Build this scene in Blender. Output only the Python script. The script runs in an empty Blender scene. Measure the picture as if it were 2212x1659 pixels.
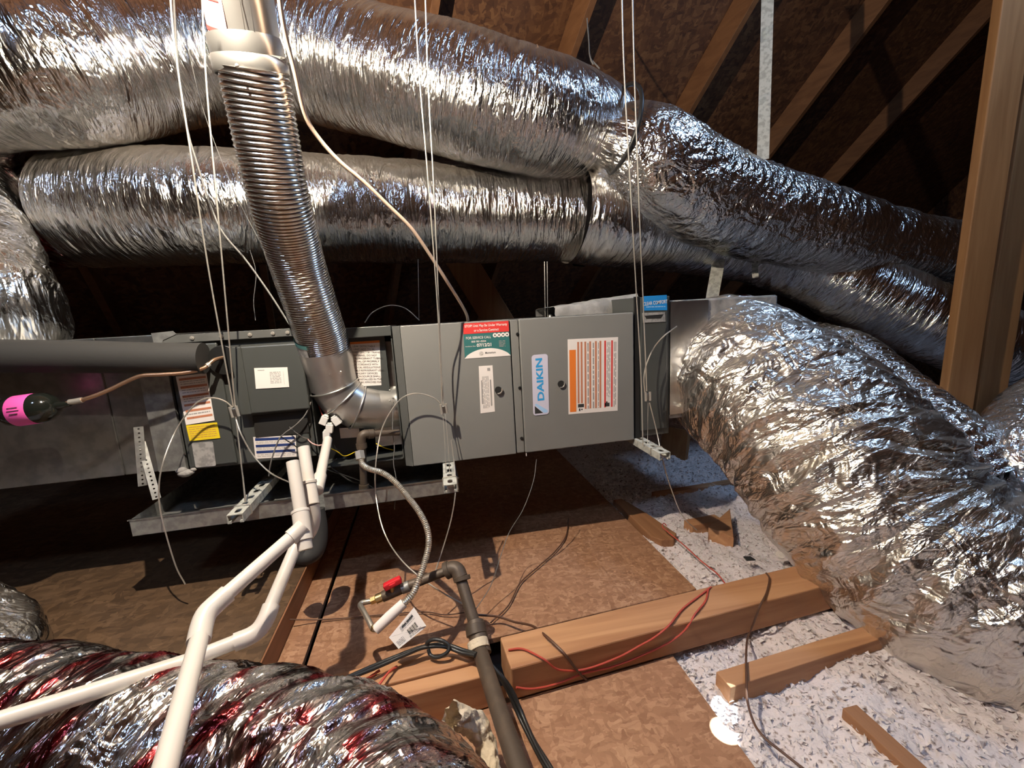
import bpy, bmesh, math, random
import numpy as np
from mathutils import Matrix, Vector
random.seed(7); np.random.seed(7)
sc = bpy.context.scene
COL = sc.collection

# ------------------------------------------------------------------ camera, light, exposure
FPX = 900.0; CX, CY = 1106.0, 829.5
CAM = np.array([0.0, 0.0, 0.92])
def rotm(p, r, y):
    cy, sy = math.cos(y), math.sin(y); cp, sp = math.cos(p), math.sin(p); cr, sr = math.cos(r), math.sin(r)
    A = np.array([[1, 0, 0], [0, 0, -1], [0, 1, 0]], float)
    Y = np.array([[cy, -sy, 0], [sy, cy, 0], [0, 0, 1]])
    P = np.array([[1, 0, 0], [0, cp, -sp], [0, sp, cp]])
    R = np.array([[cr, -sr, 0], [sr, cr, 0], [0, 0, 1]])
    return R @ P @ A @ Y
CM = rotm(0.162, -0.03, 0.199)
cam = bpy.data.cameras.new('camera'); cam.sensor_width = 36.0; cam.lens = FPX / 2212.0 * 36.0
cam.clip_start = 0.02; cam.clip_end = 60
cam_ob = bpy.data.objects.new('camera', cam); COL.objects.link(cam_ob)
_m = CM.T @ np.diag([1.0, -1.0, -1.0])
cam_ob.matrix_world = Matrix([list(_m[0]) + [CAM[0]], list(_m[1]) + [CAM[1]], list(_m[2]) + [CAM[2]], [0, 0, 0, 1]])
sc.camera = cam_ob
sc.view_settings.view_transform = 'Standard'; sc.view_settings.look = 'None'
sc.view_settings.gamma = 1.0; sc.view_settings.use_curve_mapping = False
sc.view_settings.exposure = 0.75
w = bpy.data.worlds.new('attic_gloom'); sc.world = w; w.use_nodes = True
w.node_tree.nodes['Background'].inputs[0].default_value = (0.25, 0.2, 0.16, 1)
w.node_tree.nodes['Background'].inputs[1].default_value = 0.05

def lamp(name, kind, loc, power, color, **kw):
    l = bpy.data.lights.new(name, kind); l.energy = power; l.color = color
    for k, v in kw.items(): setattr(l, k, v)
    o = bpy.data.objects.new(name, l); COL.objects.link(o); o.location = loc
    return o
def aim(o, target):
    o.rotation_euler = (Vector(target) - o.location).to_track_quat('-Z', 'Y').to_euler()
BULB = (-0.40, 0.78, 1.72)
lamp('bare_bulb', 'POINT', BULB, 78, (1.0, 0.87, 0.70), shadow_soft_size=0.010)
o = lamp('daylight_gable', 'AREA', (2.2, 0.85, 3.1), 15, (0.42, 0.64, 1.0), shape='DISK', size=0.4); aim(o, (1.5, 1.4, 0.8))
o = lamp('daylight_vent', 'AREA', (-1.6, -0.8, 3.1), 12, (0.5, 0.68, 1.0), shape='DISK', size=0.35); aim(o, (-0.4, 1.7, 1.4))

# ------------------------------------------------------------------ pixel rays and frames
def ray(px, py): return CM.T @ np.array([(px - CX) / FPX, (py - CY) / FPX, 1.0])
def at(px, py, d): return CAM + ray(px, py) * d
def onz(px, py, z): r = ray(px, py); return CAM + r * ((z - CAM[2]) / r[2])
def ony(px, py, y): r = ray(px, py); return CAM + r * ((y - CAM[1]) / r[1])
TILT = -0.026
AO = np.array([-0.108, 1.412, 0.898])                 # front top left corner of the furnace doors
AB = np.array([[math.cos(TILT), 0, math.sin(TILT)], [0, 1, 0], [-math.sin(TILT), 0, math.cos(TILT)]])
MA = Matrix([list(AB[0]) + [AO[0]], list(AB[1]) + [AO[1]], list(AB[2]) + [AO[2]], [0, 0, 0, 1]])
ID = Matrix.Identity(4)
def lp(px, py, y=0.0):                                # onto the plane local y of the furnace run
    r = ray(px, py); a = AB.T @ (CAM - AO); k = AB.T @ r
    return a + k * ((y - a[1]) / k[1])
def lz(px, py, z):
    r = ray(px, py); a = AB.T @ (CAM - AO); k = AB.T @ r
    return a + k * ((z - a[2]) / k[2])
def a2w(v): return AO + AB @ np.array(v, float)

# ------------------------------------------------------------------ materials
MATS = {}
def mat(name, color, rough=0.6, metal=0.0, bump=None, vary=None, spec=0.5, coat=0.0):
    if name in MATS: return MATS[name]
    m = bpy.data.materials.new(name); m.use_nodes = True; nt = m.node_tree; b = nt.nodes['Principled BSDF']
    b.inputs['Base Color'].default_value = (*color, 1); b.inputs['Roughness'].default_value = rough
    b.inputs['Metallic'].default_value = metal; b.inputs['Specular IOR Level'].default_value = spec
    b.inputs['Coat Weight'].default_value = coat
    tc = nt.nodes.new('ShaderNodeTexCoord')
    if vary:                                           # (scale, second colour, low, high)
        n = nt.nodes.new('ShaderNodeTexNoise'); n.inputs['Scale'].default_value = vary[0]; n.inputs['Detail'].default_value = 6
        nt.links.new(tc.outputs['Object'], n.inputs['Vector'])
        r = nt.nodes.new('ShaderNodeMapRange'); r.inputs[1].default_value = vary[2]; r.inputs[2].default_value = vary[3]
        nt.links.new(n.outputs[0], r.inputs[0])
        x = nt.nodes.new('ShaderNodeMix'); x.data_type = 'RGBA'
        x.inputs[6].default_value = (*color, 1); x.inputs[7].default_value = (*vary[1], 1)
        nt.links.new(r.outputs[0], x.inputs[0]); nt.links.new(x.outputs[2], b.inputs['Base Color'])
    if bump:                                           # (scale, strength, distance)
        n = nt.nodes.new('ShaderNodeTexNoise'); n.inputs['Scale'].default_value = bump[0]; n.inputs['Detail'].default_value = 5
        nt.links.new(tc.outputs['Object'], n.inputs['Vector'])
        k = nt.nodes.new('ShaderNodeBump'); k.inputs['Strength'].default_value = bump[1]; k.inputs['Distance'].default_value = bump[2]
        nt.links.new(n.outputs[0], k.inputs['Height']); nt.links.new(k.outputs[0], b.inputs['Normal'])
    MATS[name] = m; return m

def mapping(nt, src, scale, rot=(0, 0, 0), loc=(0, 0, 0)):
    mp = nt.nodes.new('ShaderNodeMapping'); mp.inputs['Scale'].default_value = scale
    mp.inputs['Rotation'].default_value = rot; mp.inputs['Location'].default_value = loc
    nt.links.new(src, mp.inputs['Vector']); return mp.outputs[0]
def math_node(nt, op, a, b=None):
    n = nt.nodes.new('ShaderNodeMath'); n.operation = op
    for i, s in enumerate((a, b)):
        if s is None: continue
        if isinstance(s, (int, float)): n.inputs[i].default_value = s
        else: nt.links.new(s, n.inputs[i])
    return n.outputs[0]
def mixc(nt, fac, a, b):
    x = nt.nodes.new('ShaderNodeMix'); x.data_type = 'RGBA'
    if isinstance(fac, (int, float)): x.inputs[0].default_value = fac
    else: nt.links.new(fac, x.inputs[0])
    for i, s in ((6, a), (7, b)):
        if isinstance(s, tuple): x.inputs[i].default_value = (*s, 1)
        else: nt.links.new(s, x.inputs[i])
    return x.outputs[2]
def rng(nt, src, lo, hi, a=0.0, b=1.0):
    r = nt.nodes.new('ShaderNodeMapRange'); r.inputs[1].default_value = lo; r.inputs[2].default_value = hi
    r.inputs[3].default_value = a; r.inputs[4].default_value = b
    nt.links.new(src, r.inputs[0]); return r.outputs[0]

def foil_mat(name, wr=(55, 8), red=0.0, dust=0.0, rough=0.2, base=(0.74, 0.72, 0.69), strength=0.55, dist=0.004, crack=0.35):
    m = bpy.data.materials.new(name); m.use_nodes = True; nt = m.node_tree; b = nt.nodes['Principled BSDF']
    uv = nt.nodes.new('ShaderNodeUVMap'); uv.uv_map = 'UVMap'; u = uv.outputs[0]
    def noise(scale, detail=5, dis=0.0, rot=0.0, loc=(0, 0, 0)):
        n = nt.nodes.new('ShaderNodeTexNoise'); n.inputs['Scale'].default_value = 1.0; n.inputs['Detail'].default_value = detail
        n.inputs['Distortion'].default_value = dis
        nt.links.new(mapping(nt, u, (scale[0], scale[1], 1), (0, 0, rot), loc), n.inputs['Vector']); return n.outputs[0]
    n1 = noise(wr, 5, 0.4); n2 = noise((wr[0] * 0.3, wr[1] * 0.8), 3, 1.2, 0.35, (3, 5, 0))
    v = nt.nodes.new('ShaderNodeTexVoronoi'); v.feature = 'DISTANCE_TO_EDGE'; v.inputs['Scale'].default_value = 1.0
    nt.links.new(mapping(nt, u, (wr[0] * 1.6, wr[1] * 2.2, 1), (0, 0, 0.25)), v.inputs['Vector'])
    ve = rng(nt, v.outputs['Distance'], 0.0, 0.14)
    h = math_node(nt, 'ADD', math_node(nt, 'MULTIPLY', n1, 1.6), math_node(nt, 'MULTIPLY', n2, 2.6))
    h = math_node(nt, 'ADD', h, math_node(nt, 'MULTIPLY', ve, crack * 0.3))
    k = nt.nodes.new('ShaderNodeBump'); k.inputs['Strength'].default_value = strength; k.inputs['Distance'].default_value = dist
    nt.links.new(h, k.inputs['Height']); nt.links.new(k.outputs[0], b.inputs['Normal'])
    col = base
    if red > 0:
        rn = noise((16, 5), 4, 1.5, 0.5, (7, 1, 0))
        rf = rng(nt, rn, 0.66 - 0.16 * red, 0.74 - 0.12 * red)
        col = mixc(nt, rf, base, (0.30, 0.04, 0.045))
    b.inputs['Metallic'].default_value = 1.0
    rr = noise((14, 9), 3)
    nt.links.new(rng(nt, rr, 0.3, 0.75, *((0.285, 0.34) if rough >= 0.3 else (0.17, 0.255))), b.inputs['Roughness'])
    if isinstance(col, tuple): b.inputs['Base Color'].default_value = (*col, 1)
    else: nt.links.new(col, b.inputs['Base Color'])
    if dust > 0:                                       # attic dust lying on upward faces
        g = nt.nodes.new('ShaderNodeNewGeometry'); s = nt.nodes.new('ShaderNodeSeparateXYZ')
        nt.links.new(g.outputs['Normal'], s.inputs[0])
        dn = noise((18, 18), 5)
        f = math_node(nt, 'ADD', s.outputs[2], math_node(nt, 'MULTIPLY', dn, 0.25))
        f = rng(nt, f, 0.55, 1.35, 0.0, dust)
        d = nt.nodes.new('ShaderNodeBsdfPrincipled'); d.inputs['Base Color'].default_value = (0.30, 0.255, 0.21, 1); d.inputs['Roughness'].default_value = 0.9
        mx = nt.nodes.new('ShaderNodeMixShader'); nt.links.new(f, mx.inputs[0])
        nt.links.new(b.outputs[0], mx.inputs[1]); nt.links.new(d.outputs[0], mx.inputs[2])
        nt.links.new(mx.outputs[0], nt.nodes['Material Output'].inputs[0])
    return m

def osb_mat(name, dark, mid, light, bump=0.5, scale=1.0, vec='Object'):
    m = bpy.data.materials.new(name); m.use_nodes = True; nt = m.node_tree; b = nt.nodes['Principled BSDF']
    tc = nt.nodes.new('ShaderNodeTexCoord'); src = tc.outputs[vec]
    wn = nt.nodes.new('ShaderNodeTexNoise'); wn.inputs['Scale'].default_value = 9 * scale; wn.inputs['Detail'].default_value = 3
    nt.links.new(src, wn.inputs['Vector'])
    va = nt.nodes.new('ShaderNodeVectorMath'); va.operation = 'MULTIPLY_ADD'
    nt.links.new(wn.outputs['Color'], va.inputs[0]); va.inputs[1].default_value = (0.05, 0.05, 0.05); nt.links.new(src, va.inputs[2])
    outs = []
    for i, (rot, sx, sy) in enumerate(((0.5, 16, 48), (-0.7, 44, 17), (1.9, 20, 60))):
        v = nt.nodes.new('ShaderNodeTexVoronoi'); v.inputs['Scale'].default_value = scale
        nt.links.new(mapping(nt, va.outputs[0], (sx, sy, 22), (0, 0, rot), (i * 3, i, 0)), v.inputs['Vector'])
        s = nt.nodes.new('ShaderNodeSeparateColor'); nt.links.new(v.outputs['Color'], s.inputs[0]); outs.append((v, s))
    sel = nt.nodes.new('ShaderNodeTexNoise'); sel.inputs['Scale'].default_value = 22 * scale; nt.links.new(src, sel.inputs['Vector'])
    f1 = math_node(nt, 'GREATER_THAN', sel.outputs[0], 0.5)
    a = nt.nodes.new('ShaderNodeMix'); nt.links.new(f1, a.inputs[0]); nt.links.new(outs[0][1].outputs[0], a.inputs[2]); nt.links.new(outs[1][1].outputs[0], a.inputs[3])
    g = math_node(nt, 'ADD', math_node(nt, 'MULTIPLY', a.outputs[0], 0.65), math_node(nt, 'MULTIPLY', outs[2][1].outputs[1], 0.35))
    r = nt.nodes.new('ShaderNodeValToRGB'); r.color_ramp.elements[0].position = 0.12; r.color_ramp.elements[0].color = (*dark, 1)
    r.color_ramp.elements[1].position = 0.9; r.color_ramp.elements[1].color = (*light, 1)
    e = r.color_ramp.elements.new(0.5); e.color = (*mid, 1)
    nt.links.new(g, r.inputs[0])
    big = nt.nodes.new('ShaderNodeTexNoise'); big.inputs['Scale'].default_value = 3.2; big.inputs['Detail'].default_value = 5; nt.links.new(src, big.inputs['Vector'])
    nt.links.new(mixc(nt, rng(nt, big.outputs[0], 0.42, 0.7, 0.0, 0.45), r.outputs[0], mid), b.inputs['Base Color'])
    b.inputs['Roughness'].default_value = 0.75
    k = nt.nodes.new('ShaderNodeBump'); k.inputs['Strength'].default_value = bump; k.inputs['Distance'].default_value = 0.002
    nt.links.new(g, k.inputs['Height']); nt.links.new(k.outputs[0], b.inputs['Normal'])
    return m

def wood_mat(name, c1, c2, axis=0, rough=0.65):
    m = bpy.data.materials.new(name); m.use_nodes = True; nt = m.node_tree; b = nt.nodes['Principled BSDF']
    tc = nt.nodes.new('ShaderNodeTexCoord'); s = [26, 26, 26]; s[axis] = 1.6
    n = nt.nodes.new('ShaderNodeTexNoise'); n.inputs['Scale'].default_value = 1; n.inputs['Detail'].default_value = 6; n.inputs['Distortion'].default_value = 0.8
    nt.links.new(mapping(nt, tc.outputs['Object'], s), n.inputs['Vector'])
    nt.links.new(mixc(nt, rng(nt, n.outputs[0], 0.32, 0.68), c1, c2), b.inputs['Base Color'])
    b.inputs['Roughness'].default_value = rough
    k = nt.nodes.new('ShaderNodeBump'); k.inputs['Strength'].default_value = 0.25; k.inputs['Distance'].default_value = 0.002
    nt.links.new(n.outputs[0], k.inputs['Height']); nt.links.new(k.outputs[0], b.inputs['Normal'])
    return m

M = {}
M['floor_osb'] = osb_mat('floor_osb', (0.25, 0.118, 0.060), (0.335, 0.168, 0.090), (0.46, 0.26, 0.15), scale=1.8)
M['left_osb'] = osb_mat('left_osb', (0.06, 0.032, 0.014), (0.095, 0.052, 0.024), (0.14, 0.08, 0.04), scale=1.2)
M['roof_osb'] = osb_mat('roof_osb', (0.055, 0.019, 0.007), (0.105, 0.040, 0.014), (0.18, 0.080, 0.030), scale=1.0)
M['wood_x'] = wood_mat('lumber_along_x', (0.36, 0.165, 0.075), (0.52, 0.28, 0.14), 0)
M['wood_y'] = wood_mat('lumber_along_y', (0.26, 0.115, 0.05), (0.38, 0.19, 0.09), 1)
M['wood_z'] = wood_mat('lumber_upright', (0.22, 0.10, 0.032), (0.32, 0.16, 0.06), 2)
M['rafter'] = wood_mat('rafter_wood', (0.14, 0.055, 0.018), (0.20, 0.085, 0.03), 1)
M['foil_wrap'] = foil_mat('foil_wrap', (70, 7), dust=0.7, rough=0.22, strength=0.9, dist=0.010)
M['foil_wrap_low'] = foil_mat('foil_wrap_low', (60, 7), dust=0.6, rough=0.26, strength=0.8, dist=0.008)
M['foil_crumple'] = foil_mat('foil_crumple', (34, 14), dust=0.35, rough=0.18, strength=0.9, dist=0.012, crack=0.35)
M['foil_big'] = foil_mat('foil_big', (34, 10), dust=0.3, rough=0.3, strength=0.95, dist=0.013, crack=0.3, base=(0.74, 0.70, 0.64))
M['foil_collar'] = foil_mat('foil_collar', (40, 10), red=1.45, rough=0.18, strength=0.9, dist=0.012, crack=0.3)
M['foil_red'] = foil_mat('foil_red', (34, 12), red=1.2, rough=0.18, strength=0.9, dist=0.012, crack=0.15)
M['foil_red2'] = foil_mat('foil_red2', (34, 12), red=0.55, rough=0.18, strength=0.9, dist=0.012, crack=0.3)
M['foil_smooth'] = foil_mat('foil_smooth', (12, 8), rough=0.3, strength=0.15, dist=0.002, crack=0.2)
M['alu'] = mat('flex_aluminium', (0.78, 0.76, 0.73), 0.2, 1.0, bump=(60, 0.15, 0.001))
M['galv'] = mat('galvanised_sheet', (0.50, 0.50, 0.48), 0.36, 1.0, bump=(25, 0.12, 0.001), vary=(30, (0.38, 0.38, 0.37), 0.4, 0.62))
M['galv_matte'] = mat('galvanised_matte', (0.40, 0.40, 0.385), 0.5, 0.75, bump=(40, 0.15, 0.001), vary=(45, (0.29, 0.29, 0.28), 0.4, 0.6))
M['pipe_galv'] = mat('vent_pipe_steel', (0.54, 0.53, 0.505), 0.34, 0.9, vary=(18, (0.5, 0.49, 0.47), 0.4, 0.6), bump=(30, 0.1, 0.001))
M['grey'] = mat('grey_enamel', (0.215, 0.213, 0.20), 0.42, 0.0, bump=(400, 0.06, 0.0004), vary=(3, (0.19, 0.188, 0.178), 0.35, 0.65))
M['grey_dk'] = mat('dark_enamel', (0.062, 0.066, 0.063), 0.38, bump=(350, 0.06, 0.0004))
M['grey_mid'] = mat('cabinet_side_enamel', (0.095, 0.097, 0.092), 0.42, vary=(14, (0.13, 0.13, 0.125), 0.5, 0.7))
M['black'] = mat('black_plastic', (0.012, 0.012, 0.012), 0.4)
M['void'] = mat('dark_recess', (0.012, 0.011, 0.010), 0.8)
M['foam'] = mat('pipe_foam', (0.028, 0.027, 0.026), 0.75, bump=(120, 0.3, 0.001))
M['gloss_black'] = mat('gloss_black', (0.010, 0.012, 0.010), 0.12, coat=0.5)
M['pvc'] = mat('white_pvc', (0.60, 0.55, 0.50), 0.34)
M['iron'] = mat('black_iron', (0.085, 0.062, 0.045), 0.52, 0.2, bump=(90, 0.4, 0.001), vary=(25, (0.12, 0.085, 0.06), 0.5, 0.7))
M['brass'] = mat('brass', (0.72, 0.56, 0.28), 0.3, 1.0)
M['steel'] = mat('steel_cable', (0.62, 0.58, 0.52), 0.38, 0.7)
M['flexline'] = mat('flex_connector_steel', (0.66, 0.62, 0.54), 0.3, 0.85)
M['copper'] = mat('copper', (0.55, 0.34, 0.22), 0.35, 0.9)
M['beige'] = mat('beige_cable', (0.72, 0.53, 0.40), 0.5)
M['redwire'] = mat('red_wire', (0.48, 0.07, 0.045), 0.45)
M['redplastic'] = mat('red_lever', (0.62, 0.02, 0.03), 0.35)
M['brownwire'] = mat('brown_wire', (0.10, 0.045, 0.025), 0.5)
M['greywire'] = mat('grey_wire', (0.16, 0.15, 0.14), 0.5)
M['blackwire'] = mat('black_wire', (0.018, 0.018, 0.018), 0.4)
M['whitep'] = mat('white_plastic', (0.72, 0.69, 0.66), 0.4)
M['white'] = mat('label_white', (0.80, 0.74, 0.70), 0.5)
M['lilac'] = mat('label_lilac', (0.60, 0.58, 0.70), 0.4)
M['blue'] = mat('label_blue', (0.02, 0.24, 0.62), 0.4)
M['skyblue'] = mat('label_sky', (0.04, 0.33, 0.68), 0.4)
M['paleblue'] = mat('label_paleblue', (0.36, 0.58, 0.85), 0.4)
M['navy'] = mat('label_navy', (0.018, 0.04, 0.16), 0.5)
M['orange'] = mat('label_orange', (0.78, 0.20, 0.03), 0.5)
M['rust'] = mat('label_rust', (0.52, 0.20, 0.11), 0.5)
M['redl'] = mat('label_red', (0.66, 0.045, 0.04), 0.5)
M['teal'] = mat('label_teal', (0.035, 0.15, 0.145), 0.5)
M['yellow'] = mat('label_yellow', (0.80, 0.60, 0.02), 0.5)
M['pink'] = mat('label_pink', (0.82, 0.10, 0.42), 0.5)
M['palepink'] = mat('label_palepink', (0.62, 0.36, 0.33), 0.5)
M['ink'] = mat('ink', (0.03, 0.03, 0.03), 0.6)
M['inkgrey'] = mat('ink_grey', (0.33, 0.31, 0.30), 0.6)
M['silver'] = mat('silver_plate', (0.55, 0.54, 0.52), 0.4, 0.4, vary=(60, (0.36, 0.35, 0.34), 0.45, 0.6))
M['mastic'] = mat('grey_mastic', (0.33, 0.31, 0.29), 0.85, bump=(25, 0.8, 0.01), vary=(18, (0.22, 0.21, 0.2), 0.4, 0.6))
M['insul'] = mat('loose_fill', (0.72, 0.64, 0.63), 0.95, bump=(100, 0.9, 0.005), vary=(70, (0.26, 0.19, 0.16), 0.56, 0.68))
M['flake'] = mat('fill_flakes', (0.70, 0.645, 0.63), 0.95)
M['wool'] = mat('cream_wool', (0.66, 0.56, 0.42), 0.95, bump=(140, 0.8, 0.004))
M['strap'] = mat('grey_strap', (0.44, 0.44, 0.40), 0.6, vary=(60, (0.30, 0.30, 0.27), 0.45, 0.6))
M['rubber'] = mat('black_strap', (0.006, 0.005, 0.005), 0.9, spec=0.1)
M['tealtape'] = mat('teal_tape', (0.10, 0.30, 0.29), 0.5)
M['dust'] = mat('dusty_dark', (0.05, 0.04, 0.035), 0.9)

# ------------------------------------------------------------------ mesh building
WM = {}
def props(o, label=None, cat=None, group=None, kind=None):
    if label: o['label'] = label
    if cat: o['category'] = cat
    if group: o['group'] = group
    if kind: o['kind'] = kind
    return o
def thing(name, label, cat, loc, group=None, frame=ID):
    o = bpy.data.objects.new(name, None); COL.objects.link(o); o.empty_display_size = 0.05
    mw = frame @ Matrix.Translation(Vector(loc)); o.matrix_world = mw; WM[o] = mw
    return props(o, label, cat, group)
def attach(o, name, me, m, parent, kind=None): pass

class MB:
    def __init__(s): s.v = []; s.f = []; s.uv = None
    def add(s, vs, fs):
        b = len(s.v); s.v += [tuple(map(float, p)) for p in vs]; s.f += [tuple(b + i for i in f) for f in fs]; return s
    def box(s, p0, p1):
        (x0, y0, z0), (x1, y1, z1) = p0, p1
        x0, x1 = min(x0, x1), max(x0, x1); y0, y1 = min(y0, y1), max(y0, y1); z0, z1 = min(z0, z1), max(z0, z1)
        return s.add([(x0, y0, z0), (x1, y0, z0), (x1, y1, z0), (x0, y1, z0), (x0, y0, z1), (x1, y0, z1), (x1, y1, z1), (x0, y1, z1)],
                     [(0, 3, 2, 1), (4, 5, 6, 7), (0, 1, 5, 4), (1, 2, 6, 5), (2, 3, 7, 6), (3, 0, 4, 7)])
    def beam(s, a, b, w, h, up=(0, 0, 1)):              # box of section w (sideways) x h (along up) from a to b
        a = np.array(a, float); b = np.array(b, float); d = b - a; d /= np.linalg.norm(d)
        sd = np.cross(d, np.array(up, float)); sd /= np.linalg.norm(sd); u = np.cross(sd, d)
        vs = []
        for p in (a, b):
            for i, j in ((-1, -1), (1, -1), (1, 1), (-1, 1)): vs.append(p + sd * i * w / 2 + u * j * h / 2)
        return s.add(vs, [(0, 1, 2, 3), (7, 6, 5, 4), (0, 4, 5, 1), (1, 5, 6, 2), (2, 6, 7, 3), (3, 7, 4, 0)])
    def prism(s, poly, off):                            # planar polygon extruded by the vector off
        n = len(poly); off = np.array(off, float); vs = [np.array(p, float) for p in poly]; vs = vs + [p + off for p in vs]
        return s.add(vs, [tuple(range(n - 1, -1, -1)), tuple(range(n, 2 * n))] + [(i, (i + 1) % n, n + (i + 1) % n, n + i) for i in range(n)])
    def tube(s, path, r, seg=10, cap=True):
        P = np.array(path, float); n = len(P); R = np.full(n, r) if np.isscalar(r) else np.array(r, float)
        T = np.gradient(P, axis=0); T /= np.linalg.norm(T, axis=1)[:, None] + 1e-12
        N = frames(T); B = np.cross(T, N); th = np.linspace(0, 2 * np.pi, seg, endpoint=False)
        ring = P[:, None] + R[:, None, None] * (np.cos(th)[None, :, None] * N[:, None] + np.sin(th)[None, :, None] * B[:, None])
        vs = ring.reshape(-1, 3).tolist(); fs = []
        for i in range(n - 1):
            for j in range(seg):
                k = (j + 1) % seg; fs.append((i * seg + j, i * seg + k, (i + 1) * seg + k, (i + 1) * seg + j))
        if cap: fs.append(tuple(range(seg - 1, -1, -1))); fs.append(tuple((n - 1) * seg + j for j in range(seg)))
        return s.add(vs, fs)
    def cyl(s, a, b, r, seg=16, r2=None): return s.tube([a, b], [r, r if r2 is None else r2], seg)
    def ball(s, c, r, seg=8, sq=(1, 1, 1)):
        vs = []; fs = []; n = seg
        for i in range(n + 1):
            ph = math.pi * i / n
            for j in range(2 * n):
                t = math.pi * j / n; vs.append((c[0] + r * sq[0] * math.sin(ph) * math.cos(t), c[1] + r * sq[1] * math.sin(ph) * math.sin(t), c[2] + r * sq[2] * math.cos(ph)))
        for i in range(n):
            for j in range(2 * n): fs.append((i * 2 * n + j, (i + 1) * 2 * n + j, (i + 1) * 2 * n + (j + 1) % (2 * n), i * 2 * n + (j + 1) % (2 * n)))
        return s.add(vs, fs)
    def build(s, name, m, parent=None, frame=ID, smooth=False, bevel=0.0, label=None, cat=None, group=None, kind=None):
        fr = np.array(frame); V = np.array(s.v, float); Wv = V @ fr[:3, :3].T + fr[:3, 3]
        if parent is not None: base = WM[parent]
        else:
            c = (Wv.min(0) + Wv.max(0)) / 2; base = Matrix.Translation(Vector((c[0], c[1], Wv[:, 2].min())))
        inv = np.array(base.inverted()); L = Wv @ inv[:3, :3].T + inv[:3, 3]
        me = bpy.data.meshes.new(name); me.from_pydata(L.tolist(), [], s.f); me.validate(clean_customdata=False)
        me.materials.append(m)
        bm = bmesh.new(); bm.from_mesh(me); bmesh.ops.recalc_face_normals(bm, faces=bm.faces); bm.to_mesh(me); bm.free()
        if smooth:
            me.polygons.foreach_set('use_smooth', [True] * len(me.polygons))
            try: me.set_sharp_from_angle(angle=math.radians(50))
            except Exception: pass
        o = bpy.data.objects.new(name, me); COL.objects.link(o)
        if parent is not None: o.parent = parent; WM[o] = base
        else: o.matrix_world = base; WM[o] = base
        if bevel:
            b = o.modifiers.new('bevel', 'BEVEL'); b.width = bevel; b.segments = 2; b.limit_method = 'ANGLE'; b.harden_normals = False
        return props(o, label, cat, group, kind)

def frames(T):
    n = len(T); N = np.zeros_like(T)
    a = np.array([0, 0, 1.0]) if abs(T[0][2]) < 0.9 else np.array([0, -1.0, 0])
    v = a - T[0] * (a @ T[0]); N[0] = v / np.linalg.norm(v)
    for i in range(1, n):
        v = N[i - 1] - T[i] * (N[i - 1] @ T[i]); N[i] = v / (np.linalg.norm(v) + 1e-12)
    return N
def spline(pts, n):
    """Catmull-Rom through rows of pts (any width), n samples evenly spaced by length of the first three columns."""
    P = np.array(pts, float)
    if len(P) == 2: P = np.array([P[0], (P[0] * 2 + P[1]) / 3, (P[0] + P[1] * 2) / 3, P[1]])
    Q = np.vstack([2 * P[0] - P[1], P, 2 * P[-1] - P[-2]]); out = []
    for i in range(1, len(Q) - 2):
        t = np.linspace(0, 1, 40, endpoint=False)[:, None]; a, b, c, d = Q[i - 1], Q[i], Q[i + 1], Q[i + 2]
        out.append(0.5 * ((2 * b) + (-a + c) * t + (2 * a - 5 * b + 4 * c - d) * t ** 2 + (-a + 3 * b - 3 * c + d) * t ** 3))
    S = np.vstack(out + [P[-1:]]); L = np.r_[0, np.cumsum(np.linalg.norm(np.diff(S[:, :3], axis=0), axis=1))]
    k = np.linspace(0, L[-1], n)
    return np.stack([np.interp(k, L, S[:, j]) for j in range(S.shape[1])], 1), L[-1]

# gradient noise for real wrinkles
_perm = np.random.RandomState(3).permutation(256); _perm = np.r_[_perm, _perm]
_g = np.random.RandomState(4).normal(size=(256, 3)); _g /= np.linalg.norm(_g, axis=1)[:, None]
def perlin(x, y, z):
    xi = np.floor(x).astype(int); yi = np.floor(y).astype(int); zi = np.floor(z).astype(int)
    xf, yf, zf = x - xi, y - yi, z - zi; u, v, w_ = [t * t * t * (t * (t * 6 - 15) + 10) for t in (xf, yf, zf)]
    def h(a, b, c):
        g = _g[_perm[(_perm[(_perm[(xi + a) & 255] + yi + b) & 255] + zi + c) & 255]]
        return g[..., 0] * (xf - a) + g[..., 1] * (yf - b) + g[..., 2] * (zf - c)
    x00 = h(0, 0, 0) * (1 - u) + h(1, 0, 0) * u; x10 = h(0, 1, 0) * (1 - u) + h(1, 1, 0) * u
    x01 = h(0, 0, 1) * (1 - u) + h(1, 0, 1) * u; x11 = h(0, 1, 1) * (1 - u) + h(1, 1, 1) * u
    return (x00 * (1 - v) + x10 * v) * (1 - w_) + (x01 * (1 - v) + x11 * v) * w_
def ridge(x, y, z): return 1 - 2.2 * np.abs(perlin(x, y, z))

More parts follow.
